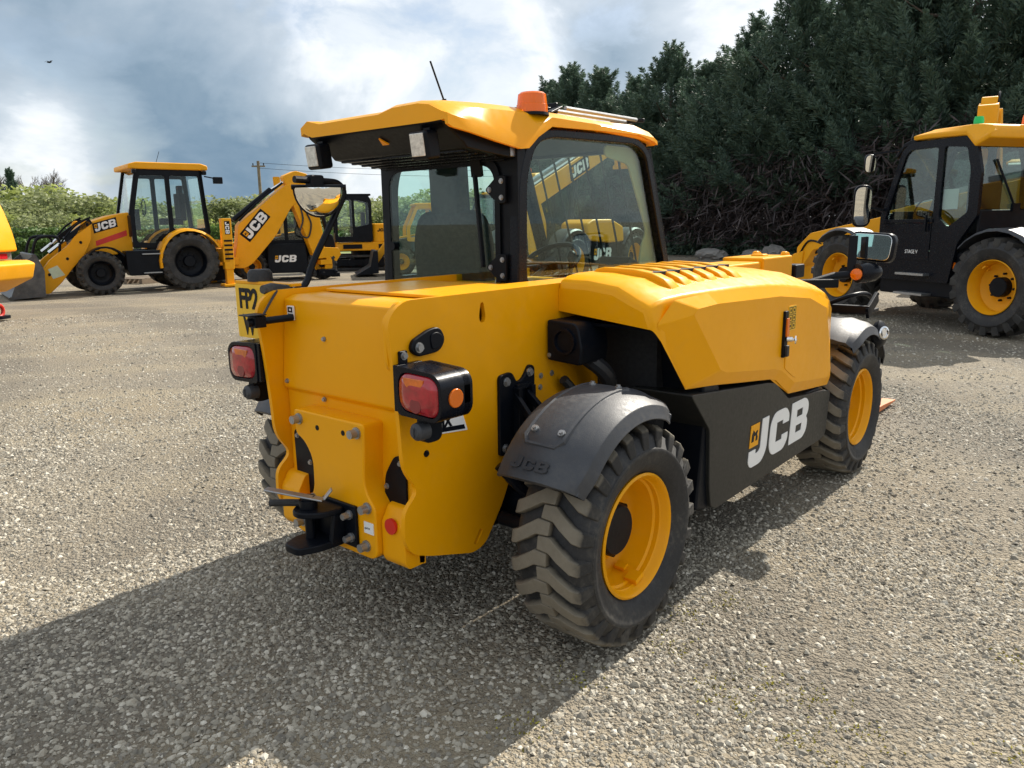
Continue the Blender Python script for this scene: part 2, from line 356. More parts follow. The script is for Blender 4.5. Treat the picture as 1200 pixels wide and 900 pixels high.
def ground():
    k = np.linspace(-1, 1, 241); a = np.sinh(k*6.2)/np.sinh(6.2)*900
    xs, ys = a-.3, a*1.0-.5
    X, Y = np.meshgrid(xs, ys, indexing='ij'); r = np.hypot(X, Y-.5)
    Z = .010*np.sin(X*2.3+1.3*np.sin(Y*1.1))*np.sin(Y*1.9+.8*np.sin(X*1.7)) + .012*np.sin(X*.7+2)*np.sin(Y*.55+1)
    for (cx, cy) in ((.78, 0), (-.78, 0), (.78, 2.47), (-.78, 2.47)): Z *= 1-np.exp(-((X-cx)**2+(Y-cy)**2)/.18)
    Z *= np.clip((30-r)/20, 0, 1); Z[r > 60] = 0
    me = bpy.data.meshes.new('ground'); n = len(xs); V = np.stack([X, Y, Z], -1).reshape(-1, 3)
    i, j = np.meshgrid(np.arange(n-1), np.arange(n-1), indexing='ij'); q = (i*n+j).ravel(); F = np.stack([q, q+n, q+n+1, q+1], 1)
    me.vertices.add(len(V)); me.vertices.foreach_set('co', V.astype(np.float32).ravel()); me.loops.add(F.size); me.loops.foreach_set('vertex_index', F.astype(np.int32).ravel())
    me.polygons.add(len(F)); me.polygons.foreach_set('loop_start', np.arange(0, F.size, 4, dtype=np.int32)); me.polygons.foreach_set('loop_total', np.full(len(F), 4, dtype=np.int32))
    me.update(); me.validate(); me.shade_smooth(); me.materials.append(gravelmat())
    o = bpy.data.objects.new('ground', me); col.objects.link(o); o['kind'] = 'structure'
ground()
def gz(x, y):
    z = .010*np.sin(x*2.3+1.3*np.sin(y*1.1))*np.sin(y*1.9+.8*np.sin(x*1.7)) + .012*np.sin(x*.7+2)*np.sin(y*.55+1)
    for (cx, cy) in ((.78, 0), (-.78, 0), (.78, 2.47), (-.78, 2.47)): z = z*(1-np.exp(-((x-cx)**2+(y-cy)**2)/.18))
    return z*np.clip((30-np.hypot(x, y-.5))/20, 0, 1)
def stones():
    m, p, o = newmat('loose_stone')
    a = N('ShaderNodeAttribute', attribute_name='rnd').outputs['Fac']; t = N('ShaderNodeTexCoord').outputs['Object']
    cc = RAMP(a, (.0, (.13, .119, .100)), (.3, (.25, .226, .182)), (.7, (.39, .354, .283)), (.93, (.52, .48, .395)), (1.0, (.66, .62, .53)))
    cc = MIX(RAMP(NOISE(t, 70, 4, .6), (.3, .0), (.75, .4)), cc, (.33, .292, .222)); setc(p, 'Base Color', cc); p.inputs['Roughness'].default_value = .85
    cs = []
    # (count, nearest, farthest, smallest, largest): gravel thins out and only its bigger pieces read farther away
    for cnt, r0, r1, s0, s1 in ((80000, 1.0, 3.8, .0035, .0150), (84000, 3.2, 7.8, .005, .0165), (46000, 6.8, 16, .009, .021), (14000, 1.0, 7, .009, .021)):
        ang = YAW+rng.uniform(-R(39), R(39), cnt); rr = np.sqrt(rng.uniform(r0*r0, r1*r1, cnt))
        x = CAM[0]+np.sin(ang)*rr; y = CAM[1]+np.cos(ang)*rr
        dens = .5+.5*np.sin(x*2.1+1.7*np.sin(y*1.3+.5))*np.sin(y*1.7+1.1*np.sin(x*.9)); rr2 = np.hypot(x+8.5+.3*np.sin(y*1.3), y+5.5+.3*np.sin(x*1.1)); lane = .5+.5*np.sin(rr2*4.6+.8*np.sin(x*.8)); keep = rng.random(cnt) < np.clip(.22+.55*dens+.38*lane, 0, 1)
        x, y = x[keep], y[keep]; s = s0+(s1-s0)*rng.random(len(x))**2.2
        cs.append(np.stack([x, y, s], 1))
    C = np.concatenate(cs); n = len(C); s = C[:, 2:3]
    base = np.array([[1, 0, 0], [.35, .9, 0], [-.8, .6, 0], [-.75, -.65, 0], [.4, -.9, 0], [.45, .2, .8], [-.35, .35, .85], [-.1, -.4, .75]])
    V = base[None]*(1+rng.uniform(-.28, .28, (n, 8, 3)))
    V = V*np.stack([np.ones(n), rng.uniform(.45, .95, n), rng.uniform(.30, .80, n)], 1)[:, None]*s[:, None]
    th = rng.uniform(0, 2*np.pi, n); tl = rng.normal(0, .22, n)
    x, y, z = V[..., 0], V[..., 1], V[..., 2]; z = z+x*np.tan(tl)[:, None]
    V = np.stack([x*np.cos(th)[:, None]-y*np.sin(th)[:, None], x*np.sin(th)[:, None]+y*np.cos(th)[:, None], z], -1)
    V += np.stack([C[:, 0], C[:, 1], gz(C[:, 0], C[:, 1])-.02*C[:, 2]], 1)[:, None]
    f = np.array([[0, 1, 5], [1, 6, 5], [1, 2, 6], [2, 3, 6], [3, 7, 6], [3, 4, 7], [4, 0, 7], [0, 5, 7], [5, 6, 7]])
    F = (f[None]+8*np.arange(n)[:, None, None]).reshape(-1)
    me = bpy.data.meshes.new('gravel_stones'); me.vertices.add(8*n); me.vertices.foreach_set('co', V.astype(np.float32).ravel())
    me.loops.add(len(F)); me.loops.foreach_set('vertex_index', F.astype(np.int32)); k = len(F)//3; me.polygons.add(k)
    me.polygons.foreach_set('loop_start', np.arange(0, 3*k, 3, dtype=np.int32)); me.polygons.foreach_set('loop_total', np.full(k, 3, dtype=np.int32))
    at_ = me.attributes.new('rnd', 'FLOAT', 'POINT'); at_.data.foreach_set('value', np.repeat(rng.random(n)**1.15, 8).astype(np.float32))
    me.update(); me.shade_flat(); me.materials.append(m)
    o = bpy.data.objects.new('gravel_stones', me); col.objects.link(o); tag(o, 'loose grey and tan stones of the crushed gravel yard', 'gravel', kind='stuff')
    # yellow-green moss tufts between the stones near the camera
    cnt = 1500; cx = np.stack([rng.uniform(.8, 2.4, 26), rng.uniform(-1.35, .9, 26)], 1); k = rng.integers(0, 26, cnt)
    c = cx[k]+rng.normal(0, .045, (cnt, 2)); C3 = np.column_stack([c, gz(c[:, 0], c[:, 1])+.004]); d = unit(cnt)*.006; d[:, 2] = abs(d[:, 2])
    q = leafobj('moss', C3, d, np.cross(d, unit(cnt))*.6, leafmat('moss', (.16, .13, .015), (.36, .33, .03), .2), None, rng.random(cnt)); tag(q, 'yellow green moss tufts scattered in the gravel', 'moss', kind='stuff')
stones()
def fieldmat():
    m, p, o = newmat('grass_field'); t = N('ShaderNodeTexCoord').outputs['Object']
    setc(p, 'Base Color', MIX(RAMP(NOISE(t, .35, 6, .65), (.3, 0.0), (.7, 1.0)), (.10, .145, .035), (.22, .26, .08))); p.inputs['Roughness'].default_value = .9; bump(p, NOISE(t, 6, 4), .6, .1); return m
m = MB(); m.pz([(-420, -150), (-75, 2), (-33, 22.5), (-22, 37), (-30, 420), (-420, 420)], .0, .03); m.done('field', fieldmat())['kind'] = 'structure'
m = MB()      # earth bank under the cypress row
pts = [gp(560, 62), gp(700, 44), gp(900, 35.5), gp(1100, 31.5), gp(1300, 29), gp(1700, 28), gp(2300, 31)]
rs = []
for i, q in enumerate(pts):
    a = pts[max(i-1, 0)]; b = pts[min(i+1, len(pts)-1)]; nn = Vector((-(b-a).y, (b-a).x, 0)).normalized()
    rs.append([q-nn*1.0+Vector((0, 0, -.05)), q+nn*.6+Vector((0, 0, .5)), q+nn*2.2+Vector((0, 0, 1.3)), q+nn*6+Vector((0, 0, 1.5)), q+nn*9+Vector((0, 0, -.05))])
m.rings(rs); m.done('bank', pm('dark_earth', (.045, .036, .030), .95, var=.4, scale=2, bmp=.8, bscale=5))['kind'] = 'structure'
# ================================================================ THE COMPACT TELEHANDLER
RW, LB = .403, 2.47
def tyre_mesh(Rt, wd, rim, nl, lug=.03, lugs=True, treadmat=TRD, parent=None):
    h = wd/2; Rb = Rt-lug
    m = MB()
    m.lathe([(rim-.002, h*.66), (rim+.012, h*.80), (rim+.05*Rt/.4, h*.97), (rim+(Rb-rim)*.55, h*1.02), (rim+(Rb-rim)*.60, h*1.04), (rim+(Rb-rim)*.66, h*1.02), (Rb-.05*Rt/.4, h*.98), (Rb-.012, h*.88), (Rb, h*.7), (Rb+.004, 0),
             (Rb, -h*.7), (Rb-.012, -h*.88), (Rb-.05, -h*.98), (rim+.05, -h*.97), (rim+.012, -h*.80), (rim-.004, -h*.7), (rim-.004, h*.62)], n=48, close=True)
    t = m.done('tyre', RUB, parent, ang=50)
    if lugs:
        m = MB(); pitch = 2*math.pi/nl
        for side in (1, -1):
            for k in range(nl):
                a0 = (k+(0 if side > 0 else .5))*pitch; rs = []
                for wv, ao, ht, rt, rb in ((-.14, .0, .27, Rt-.002, Rb-.008), (.20, .0, .30, Rt, Rb-.008), (.40, .20, .30, Rt, Rb-.008), (.74, .50, .29, Rt-.004, Rb-.012), (.93, .58, .28, Rt-.016, Rb-.03), (1.00, .62, .24, Rt-.075*Rt/.4, Rb-.07*Rt/.4)):
                    A, B = a0+(ao-ht)*pitch, a0+(ao+ht)*pitch; A2, B2 = A+.05*pitch, B-.05*pitch; x = side*wv*h
                    def P(r, a): return (x, r*math.cos(a), r*math.sin(a))
                    rs.append([P(rb, A), P(rt, A2), P(rt, B2), P(rb, B)])
                m.rings(rs)
        m.done('tread', treadmat, t, bev=.004 if Rt < .5 else 0, seg=1, ang=30)
    return t
def make_wheel(Rt, wd, rim, nl, rimmat, lug=.03, big=True, hub=.085, parent=None, tmat=None):
    h = wd/2; m = MB()
    m.lathe([(0, h*.30), (hub*.92, h*.30), (hub, h*.24), (hub, -h*.3), (hub*.6, -h*.6), (0, -h*.6)], n=28)
    for k in range(8):
        a = k*math.pi/4; m.cyl((-h*.24, math.cos(a)*hub*1.35, math.sin(a)*hub*1.35), (-h*.02, math.cos(a)*hub*1.35, math.sin(a)*hub*1.35), hub*.12, n=6)
    wl = m.done('wheel', BLK, parent)
    tyre_mesh(Rt, wd, rim, nl, lug, big, tmat or TRD, parent=wl)
    m = MB()
    m.lathe([(rim+.010, h*.84), (rim+.002, h*.88), (rim-.008, h*.80), (rim-.010, h*.66), (rim-.016, h*.62), (rim-.016, h*.50), (rim-.024, h*.45), (rim-.026, -h*.05), (rim*.80, -h*.2), (hub*1.7, -h*.27), (hub*.9, -h*.2), (hub*.9, -h*.34), (rim*.8, -h*.36), (rim-.01, -h*.3), (rim-.01, -h*.8), (rim+.01, -h*.84), (rim+.004, -h*.75), (rim-.003, -h*.3), (rim-.003, h*.6)], n=48, close=True)
    m.done('rim', rimmat, wl, ang=40)
    if big:
        m = MB(); m.box((h*.12, 0, rim*.80), (h*.28, .03, .012)); m.box((h*.55, .1*rim, rim*.86), (.05, .05, .02)); m.done('valve_guard', rimmat, wl)
    return wl
T = thing('telehandler', 'yellow compact telehandler with open rear hitch, number plate and orange roof beacon', 'telehandler')
# ---- wheels
W0 = make_wheel(RW, .30, .218, 24, YEL, parent=T, hub=.095)
W0.location = (.775, 0, RW); W0.rotation_euler = (R(200), 0, 0)
for (x, y, flip) in ((.775, LB, 0), (-.775, 0, 1), (-.775, LB, 1)):
    q = copy_tree(W0, T); q.location = (x, y, RW); q.rotation_euler = (R(37+y*40), 0, R(180) if flip else 0)
# ---- chassis
PR = [(.95, 1.262), (.95, .62), (.12, .60), (-.06, .60, .05), (-.125, .46, .06), (-.235, .315, .06), (-.30, .300, .03), (-.515, .362, .02), (-.60, .395, .03), (-.632, .45, .04), (-.628, .555, .03), (-.560, .612, .035), (-.625, .70, .05), (-.628, .80, .1), (-.645, 1.03, .1), (-.668, 1.20, .05), (-.60, 1.258, .04)]
keyh = rp([(-.236, 1.150), (-.216, 1.150), (-.208, 1.17), (-.219, 1.222), (-.233, 1.222), (-.244, 1.17)], .008, 2); slot = rp([(-.30, .335), (-.285, .327), (-.245, .375), (-.262, .385)], .01, 3)
m = MB(); m.px([rp(PR, 0), keyh, slot], .362, .018); RP = m.done('right_side_plate', YEL, T)
m = MB(); m.px(rp(PR, 0), -.380, .018); m.done('left_side_plate', YEL, T)
m = MB()      # folded rear bodywork between the two plates
m.px([(.9, 1.225), (-.30, 1.238), (-.505, 1.238), (-.545, 1.222), (-.575, .905), (-.572, .885), (-.556, .870), (-.558, .34), (-.52, .33), (-.52, .86), (-.30, 1.2), (.9, 1.2)], -.3615, .723)
m.done('rear_panel', YEL, T, bev=.006, seg=3)
m = MB(); m.px(rp([(-.52, 1.239), (-.60, 1.258), (-.66, 1.20), (-.655, 1.05), (-.60, 1.0), (-.585, 1.2), (-.545, 1.224)], .02), .345, .0165); m.done('corner_flange', YEL, T, bev=.003)
m = MB(); m.box((0, -.12, 1.2465), (.66, .50, .012)); m.done('deck_plate', YEL, T, bev=.003)
HP = rp([(-.205, .832), (.205, .832), (.190, .625), (.198, .590), (.242, .535), (.242, .365), (.215, .345), (-.215, .345), (-.242, .365), (-.242, .455), (-.15, .475, .05), (-.105, .54, .05), (-.105, .66, .05), (-.15, .715, .04), (-.198, .735)], .018)
m = MB(); m.py(HP, -.530, .112); hp = m.done('hitch_plate', YEL, T, bev=.008, seg=3)
for (x, z) in ((-.168, .798), (.168, .798), (-.11, .50), (.205, .535), (.190, .392), (-.19, .392)):
    q = MB(); q.cyl((x, -.640, z), (x, -.648, z), .021, n=16); q.cyl((x, -.646, z), (x, -.676, z), .0155, n=12); q.cyl((x, -.6765, z), (x, -.668, z), .009, n=6); q.done('bolt', GRY, hp)
for (x, z) in ((-.06, .78), (.09, .785)): q = MB(); q.cyl((x, -.640, z), (x, -.6435, z), .010, n=12); q.done('bolt_hole', BLK, hp)
for s in (-1, 1):
    q = MB(); q.py(rp([(s*.325, .72), (s*.27, .72), (s*.215, .64), (s*.205, .52), (s*.235, .465), (s*.32, .465)], .03), -.5575, .010); cv = q.done('access_cover', BLK, T, bev=.002)
    for (x, z) in ((.30, .695), (.225, .60), (.30, .49)): bolt(cv, (s*x, -.568, z), (0, -1, 0), .008, .008, GRY)
for s_x in (-.3615, .244): m = MB(); m.px(rp([(-.525, .335), (-.600, .335), (-.618, .36), (-.618, .49), (-.585, .545), (-.525, .56)], .012), s_x, .1175); m.done('corner_block', YEL, T, bev=.006)
m = MB(); m.cyl((.300, -.616, .485), (.300, -.627, .485), .028, n=28); m.done('red_reflector', REDP, T)
m = MB(); m.box((.207, -.6435, .462), (.05, .003, .042)); lb = m.done('label_sticker', WHT, hp)
text(lb, 'o==', (.186, -.6455, .455), (1, 0, 0), (0, 0, 1), .012, BLK, t=.0006)
for (x, z) in ((-.12, .862), (.33, 1.165), (.335, 1.0), (-.33, .91), (-.1, 1.09)): bolt(T, (x, -.55-(1.2-z)*.09+(.02 if z < .87 else 0), z), (0, -1, 0), .007, .008, GRY, 'screw')
q = MB(); q.ball((.335, -.572, .935), (.016, .014, .016)); q.done('rubber_buffer', RUB, T)
# ---- pintle hitch
H = MB(); H.box((.055, -.649, .452), (.19, .014, .155)); hb = H.done('hitch_bracket', BLK, T, bev=.004)
for (x, z) in ((.12, .495), (.125, .412)):
    q = MB(); q.cyl((x, -.655, z), (x, -.664, z), .017, n=16); q.cyl((x, -.662, z), (x, -.690, z), .0125, n=6); q.done('bolt', GRY, hb)
q = MB(); q.pz(rp([(-.05, -.655), (.10, -.655), (.085, -.75), (.03, -.80), (-.02, -.80), (-.065, -.75)], .03), .497, .022); q.done('jaw_plate', BLK, hb, bev=.006)
q = MB(); q.pz(rp([(-.04, -.655), (.09, -.655), (.085, -.76), (.055, -.835), (-.03, -.835), (-.06, -.76)], .02), .378, .028)
q.px([(-.655, .39), (-.655, .5), (-.70, .5), (-.72, .39)], -.045, .02); q.px([(-.655, .39), (-.655, .5), (-.70, .5), (-.72, .39)], .07, .02); q.px([(-.655, .40), (-.655, .50), (-.685, .50), (-.685, .40)], -.03, .10)
q.done('hitch_jaw', BLK, hb, bev=.006)
q = MB(); q.cyl((.0, -.742, .37), (.0, -.742, .545), .017, n=14); q.cyl((0, -.742, .52), (0, -.742, .55), .032, n=18); q.cyl((0, -.742, .55), (0, -.742, .562), .024, n=18); q.done('hitch_pin', BLK, hb)
q = MB(); q.bar((.055, -.715, .552), (-.125, -.83, .585), .036, .007); q.bar((.055, -.715, .555), (.072, -.69, .59), .03, .007); q.done('latch_lever', GRY, hb, bev=.003)
q = MB(); q.tube(bez([(.02, -.73, .535), (-.07, -.765, .528), (-.15, -.80, .518)]), .013, 10); q.done('lever_grip', RUB, hb)
# ---- right plate fittings
PX = .380
m = MB(); m.px(rp([(-.585, 1.098, .03), (-.555, 1.072, .03), (-.455, 1.078, .05), (-.425, 1.115, .05), (-.450, 1.162, .05), (-.50, 1.158, .03), (-.575, 1.128, .03)], .03), PX-.001, .018); o = m.done('cover_plate', BLK, T, bev=.005, seg=3); bolt(o, (PX+.017, -.550, 1.103), (1, 0, 0), .013, .012)
q = MB(); q.px(rp([(-.495, 1.088), (-.445, 1.092), (-.44, 1.13), (-.47, 1.148), (-.50, 1.14)], .015), PX+.016, .006); q.done('raised_pad', BLK, o, bev=.003)
def lamp_unit(s):
    m = MB(); prof = rp([(-.102, -.078, .02), (.075, -.082, .06), (.100, -.050, .05), (.100, .045, .05), (.070, .072, .05), (-.102, .082, .02)], .03)
    inner = rp([(-.092, -.062, .05), (.066, -.070, .05), (.088, -.045, .05), (.088, .036, .05), (.060, .060, .05), (-.092, .066, .05)], .04)
    cx, cz = .505*s, .980
    def mp(l): return [(cx+s*a, cz+b) for a, b in l]
    m.py([mp(prof), mp(inner)], -.530, .130); m.py(mp(prof), -.520, .04)
    m.box((s*.395, -.60, .985), (.02, .11, .15))
    h = m.done('tail_lamp', BLKG, T, bev=.004)
    q = MB(); sec = []
    for k, (f, dy) in enumerate(((1.0, -.62), (.985, -.652), (.90, -.664), (.55, -.670), (.15, -.672))): sec.append([(cx+s*a*f, dy, cz+b*f) for a, b in inner])
    q.rings(sec); q.done('lens', REDL, h, ang=60)
    q = MB(); am = [(cx+s*(-.012+.046*math.cos(t)), cz+.050-.040*math.sin(t)) for t in np.linspace(0, math.pi, 14)]; q.py(am, -.650, .0205); q.done('indicator_lens', pm('amber_lens', (.60, .13, .01), .2, coat=.5, var=.3, scale=30) if s > 0 else MATS['amber_lens'], h, bev=.002)
    q = MB(); q.py(circ(cx+s*-.005, cz-.034, .026, 18), -.650, .0215); q.done('brake_lens', pm('dark_red_lens', (.20, .01, .02), .2, coat=.5) if s > 0 else MATS['dark_red_lens'], h, bev=.003)
    q = MB(); q.cyl((cx+s*.096, -.598, cz-.008), (cx+s*.106, -.598, cz-.008), .030, n=24); q.done('side_reflector', ORL, h, bev=.003)
    q = MB(); q.box((s*.386, -.612, 1.075), (.012, .034, .05)); q.done('mounting_tab', BLK, h, bev=.004); bolt(h, (s*.392, -.612, 1.084), (s, 0, 0), .010, .010)
    q = MB(); q.px(rp([(-.640, .815, .03), (-.560, .815, .03), (-.560, .93), (-.640, .93)], .01), .470 if s > 0 else -.505, .035); q.done('lamp_bracket', BLK, h, bev=.004)
    q = MB(); c0 = Vector((s*.487, -.640, .857)); q.lathe([(0, .030), (.018, .028), (.028, .018), (.031, .0), (.031, -.02), (0, -.02)], c0, (0, -1, 0), 24); q.box(c0+Vector((0, -.031, 0)), (.006, .004, .030)); q.done('plate_lamp', FEN, h)
lamp_unit(1); lamp_unit(-1)
# small serial plate behind the lamp
m = MB(); m.px([(-.52, .795), (-.318, .776), (-.352, .868), (-.52, .868)], PX-.001, .003); sp = m.done('serial_plate', WHT, T)
m = MB(); m.px([(-.515, .800), (-.330, .783), (-.336, .800), (-.515, .815)], PX+.002, .0008); m.done('plate_band', BLK, sp)
text(sp, '8U8FJX', (PX+.0025, -.545, .818), (0, 1, -.06), (0, .06, 1), .036, BLK, t=.0008, sx=.92, font_bold=.003)
m = MB(); BR = rp([(-.158, .635), (.05, .66), (.05, .955), (.02, .965), (-.02, .915), (-.055, .905), (-.085, .952), (-.155, .945)], .018); m.px(BR, PX-.001, .016); br = m.done('fender_bracket', BLK, T, bev=.004)
m = MB(); m.bar((PX+.03, -.07, .68), (PX+.03, -.07, .89), .02, .03); m.bar((PX+.03, .01, .68), (PX+.03, .01, .89), .02, .03); m.bar((PX+.015, -.07, .86), (.60, -.12, .70), .018, .03); m.bar((PX+.015, .0, .86), (.60, -.05, .74), .018, .03); m.bar((PX+.015, -.07, .89), (PX+.015, .01, .89), .03, .02); m.done('bracket_rib', BLK, br, bev=.003)
for (y, z) in ((-.118, .918), (.018, .935), (-.13, .665)): bolt(br, (PX+.014, y, z), (1, 0, 0), .013, .012)
for (y, z) in ((.105, .905), (.175, .905), (-.52, .735), (.10, .86)): bolt(T, (PX, y, z), (1, 0, 0), .009, .006, BLK if z < .8 else GRY, 'screw')
# axles and inner chassis
m = MB(); m.cyl((-.66, 0, RW), (.66, 0, RW), .075, n=16); m.ball((0, 0, RW), (.16, .15, .15)); m.box((.52, 0, RW), (.12, .14, .16)); m.box((-.52, 0, RW), (.12, .14, .16)); m.done('rear_axle', BLK, T)
m = MB(); m.cyl((-.66, LB, RW), (.66, LB, RW), .075, n=16); m.ball((0, LB, RW), (.16, .15, .15)); m.box((.52, LB, RW), (.12, .14, .16)); m.box((-.52, LB, RW), (.12, .14, .16)); m.done('front_axle', BLK, T)
m = MB(); m.box((0, 1.25, .52), (.70, 3.1, .34)); m.box((0, -.30, .62), (.70, .38, .36)); m.box((-.20, .15, .85), (.3, .5, .5)); m.done('chassis', BLK, T, bev=.01)
m = MB(); m.box((.49, .05, .52), (.16, .16, .46)); m.tube(bez([(.42, -.20, .62), (.5, -.12, .5), (.56, .02, .46)]), .018, 8); m.cyl((.40, -.16, .40), (.62, -.16, .40), .028, n=12); m.done('steering_knuckle', BLK, T)
# ---- rear fenders
def fender(yc, a0, a1, s=1, front=False):
    m = MB(); rs = []; n = 22
    for i in range(n+1):
        t = i/n; a = R(a0+(a1-a0)*t); rt = .500+.015*math.sin(math.pi*t); e = max(0, 1-min(t, 1-t)*9)*.02
        sec = [(.575, rt-.035), (.590, rt-.012), (.61+e, rt), (.635, rt+.006), (.665, rt+.016), (.80, rt+.016), (.835, rt+.004), (.875, rt-.004), (.915-e, rt-.028), (.932-e, rt-.075), (.926-e, rt-.078), (.905, rt-.040), (.86, rt-.020), (.62, rt-.016), (.60, rt-.028), (.584, rt-.042)]
        rs.append([(s*x, yc-math.cos(a)*r, RW-.01+math.sin(a)*r) for x, r in sec])
    m.rings(rs); f = m.done('fender' if not front else 'front_fender', FEN, T, bev=.003, seg=2, ang=28); return f
F1 = fender(0, 35, 116, 1); fender(0, 35, 116, -1)
F2 = fender(LB, 58, 150, 1, True); fender(LB, 58, 150, -1, True)
def fpt(x, adeg, r): a = R(adeg); return Vector((x, -math.cos(a)*r, RW-.01+math.sin(a)*r))
for (x, a) in ((.68, 55), (.79, 55), (.68, 93), (.79, 93)):
    q = MB(); nrm = fpt(0, a, 1)-fpt(0, a, 0); p = fpt(x, a, .530); q.cyl(p-nrm*.006, p+nrm*.003, .013, n=14); q.cyl(p, p+nrm*.010, .008, n=6); q.done('bolt', GRY, F1)
q = MB()      # raised lip of the moulded panel
pts = [fpt(.655, a, .522+.004*0) for a in range(96, 54, -6)]+[fpt(.655, 52, .522), fpt(.675, 49, .520), fpt(.79, 49, .520), fpt(.81, 52, .522)]+[fpt(.81, a, .522) for a in range(54, 98, 6)]
q.tube(pts, .010, 6); q.done('panel_lip', FEN, F1)
a = R(40); u = Vector((1, 0, 0)); v = Vector((0, math.sin(a), math.cos(a))).normalized()
jcb(F1, fpt(.655, 38.5, .5215), u, v, .040, pm('moulded_letters', (.030, .032, .037), .5), t=.004, shear=0, mark=False, wide=1.3)
# ---- engine cover
def sec(y, ztop, zsh, xo, zc, zlow, zin): return [(.381, y, zin), (.381, y, ztop), (.381+(xo-.381)*.30, y, ztop-.002), (.381+(xo-.381)*.62, y, ztop-(ztop-zsh)*.35), (xo-.085, y, zsh), (xo-.022, y, zc), (xo, y, zc-.06), (xo-.001, y, zlow)]
S = [sec(*a) for a in ((.222, 1.240, 1.190, .790, 1.165, 1.106, 1.150), (.232, 1.272, 1.212, .806, 1.185, 1.102, 1.12), (.27, 1.287, 1.228, .818, 1.20, 1.058, 1.10), (.325, 1.294, 1.236, .828, 1.21, .984, 1.1), (.42, 1.296, 1.242, .845, 1.218, .854, 1.1), (.63, 1.296, 1.245, .862, 1.222, .838, 1.1), (.90, 1.293, 1.243, .866, 1.218, .806, 1.1), (1.19, 1.285, 1.235, .868, 1.205, .772, 1.1), (1.42, 1.272, 1.22, .868, 1.185, .664, 1.1), (1.72, 1.245, 1.19, .867, 1.15, .638, 1.05), (1.95, 1.20, 1.145, .862, 1.105, .618, 1.0), (2.02, 1.165, 1.115, .850, 1.08, .614, 1.0), (2.03, 1.13, 1.09, .84, 1.06, .64, 1.0))]
m = MB(); m.rings(S, cap=False, closed=False); m.face(S[0]); m.face(S[-1]); EC = m.done('engine_cover', YEL, T, ang=24)
mod = EC.modifiers.new('bevel', 'BEVEL'); mod.width = .014; mod.segments = 3; mod.limit_method = 'ANGLE'; mod.angle_limit = R(24); mod.harden_normals = True; EC.data.set_sharp_from_angle(angle=R(180))
# faceted side: broad chamfer at the rear corner, narrow one along the lower edge
Q = [(.812, .245, 1.120), (.846, .420, .858), (.868, .66, .838), (.871, 1.18, .776), (.872, 1.245, .760), (.872, 1.412, .668), (.871, 1.96, .620), (.868, 2.01, .66), (.866, 1.93, 1.075), (.868, 1.62, 1.155), (.869, 1.2, 1.20), (.862, .55, 1.218), (.838, .325, 1.208)]
Pn = [(.889, .385, 1.150), (.890, .625, .905), (.891, .68, .886), (.892, 1.17, .826), (.892, 1.262, .805), (.892, 1.425, .722), (.890, 1.90, .672), (.889, 1.945, .71), (.888, 1.83, 1.045), (.890, 1.58, 1.115), (.891, 1.2, 1.155), (.890, .58, 1.175), (.890, .42, 1.170)]
m = MB(); m.rings([Q, Pn], cap=False); m.face(Pn); m.done('side_pressing', YEL, EC, bev=.008, seg=3, ang=8)
m = MB(); m.px(rp([(1.29, .81), (1.40, .755), (1.44, .745), (1.335, .86), (1.29, .875)], .012), .8905, .004); m.done('handle_recess', YEL, EC, bev=.005)
m = MB(); m.px(rp([(1.243, .868), (1.283, .868), (1.283, 1.083), (1.243, 1.083)], .006), .889, .014); hd = m.done('latch_plate', BLK, EC, bev=.003)
q = MB(); q.px(rp([(1.250, .965), (1.276, .965), (1.276, 1.05), (1.250, 1.05)], .005), .902, .010); q.done('latch_tab', ORL, hd, bev=.003)
q = MB(); q.cyl((.908, 1.262, .955), (.932, 1.268, .955), .012, n=14); q.cyl((.930, 1.300, .948), (.936, 1.302, .948), .020, n=16); q.bar((.926, 1.262, .955), (.933, 1.305, .948), .010, .012); q.done('lock_key', CHR, hd)
q = MB(); q.px(rp([(1.251, .872), (1.279, .872), (1.279, .925), (1.251, .925)], .008), .902, .014); q.done('pull_grip', RUB, hd, bev=.004)
q = MB(); q.px([(1.305, .985), (1.395, .985), (1.395, 1.10), (1.305, 1.10)], .8905, .0025); ws = q.done('warning_sticker', PLATEY, EC)
for i in range(3):
    for j in range(2):
        q = MB(); q.px([[(1.311+j*.042, .990+i*.036), (1.347+j*.042, .990+i*.036), (1.347+j*.042, 1.022+i*.036), (1.311+j*.042, 1.022+i*.036)], [(1.314+j*.042, .993+i*.036), (1.344+j*.042, .993+i*.036), (1.344+j*.042, 1.019+i*.036), (1.314+j*.042, 1.019+i*.036)]], .8929, .0008); q.cyl((.8929, 1.329+j*.042, 1.006+i*.036), (.8938, 1.329+j*.042, 1.006+i*.036), .007, n=8); q.done('pictogram', BLK, ws)
for i in range(6):      # louvres on top of the cover
    y = .42+i*.115; rs = []
    for (x, dz) in ((.40, -.004), (.42, .014), (.46, .023), (.60, .024), (.68, .018), (.735, .002), (.765, -.022), (.78, -.045)):
        zt = 1.292-max(0, x-.53)*.09+dz; rs.append([(x, y, zt-.05), (x, y, zt-.004), (x, y+.006, zt), (x, y+.070, zt-.004), (x, y+.078, zt-.010), (x, y+.070, zt-.016), (x, y+.012, zt-.014), (x, y+.012, zt-.05)])
    q = MB(); q.rings(rs); q.done('louvre', YEL, EC, bev=.003)
q = MB(); q.box((.56, .78, 1.2915), (.24, .66, .012)); q.done('grille_opening', LINING, EC)
m = MB()      # black wheel-arch liner, engine bay
m.px([(.52, .33), (.60, .31), (1.9, .32), (1.9, .62), (1.4, .62), (.9, .78), (.70, .80), (.62, 1.06), (.52, 1.03), (.575, .70)], .385, .47); m.done('wheel_arch_liner', BLK, T, bev=.012)
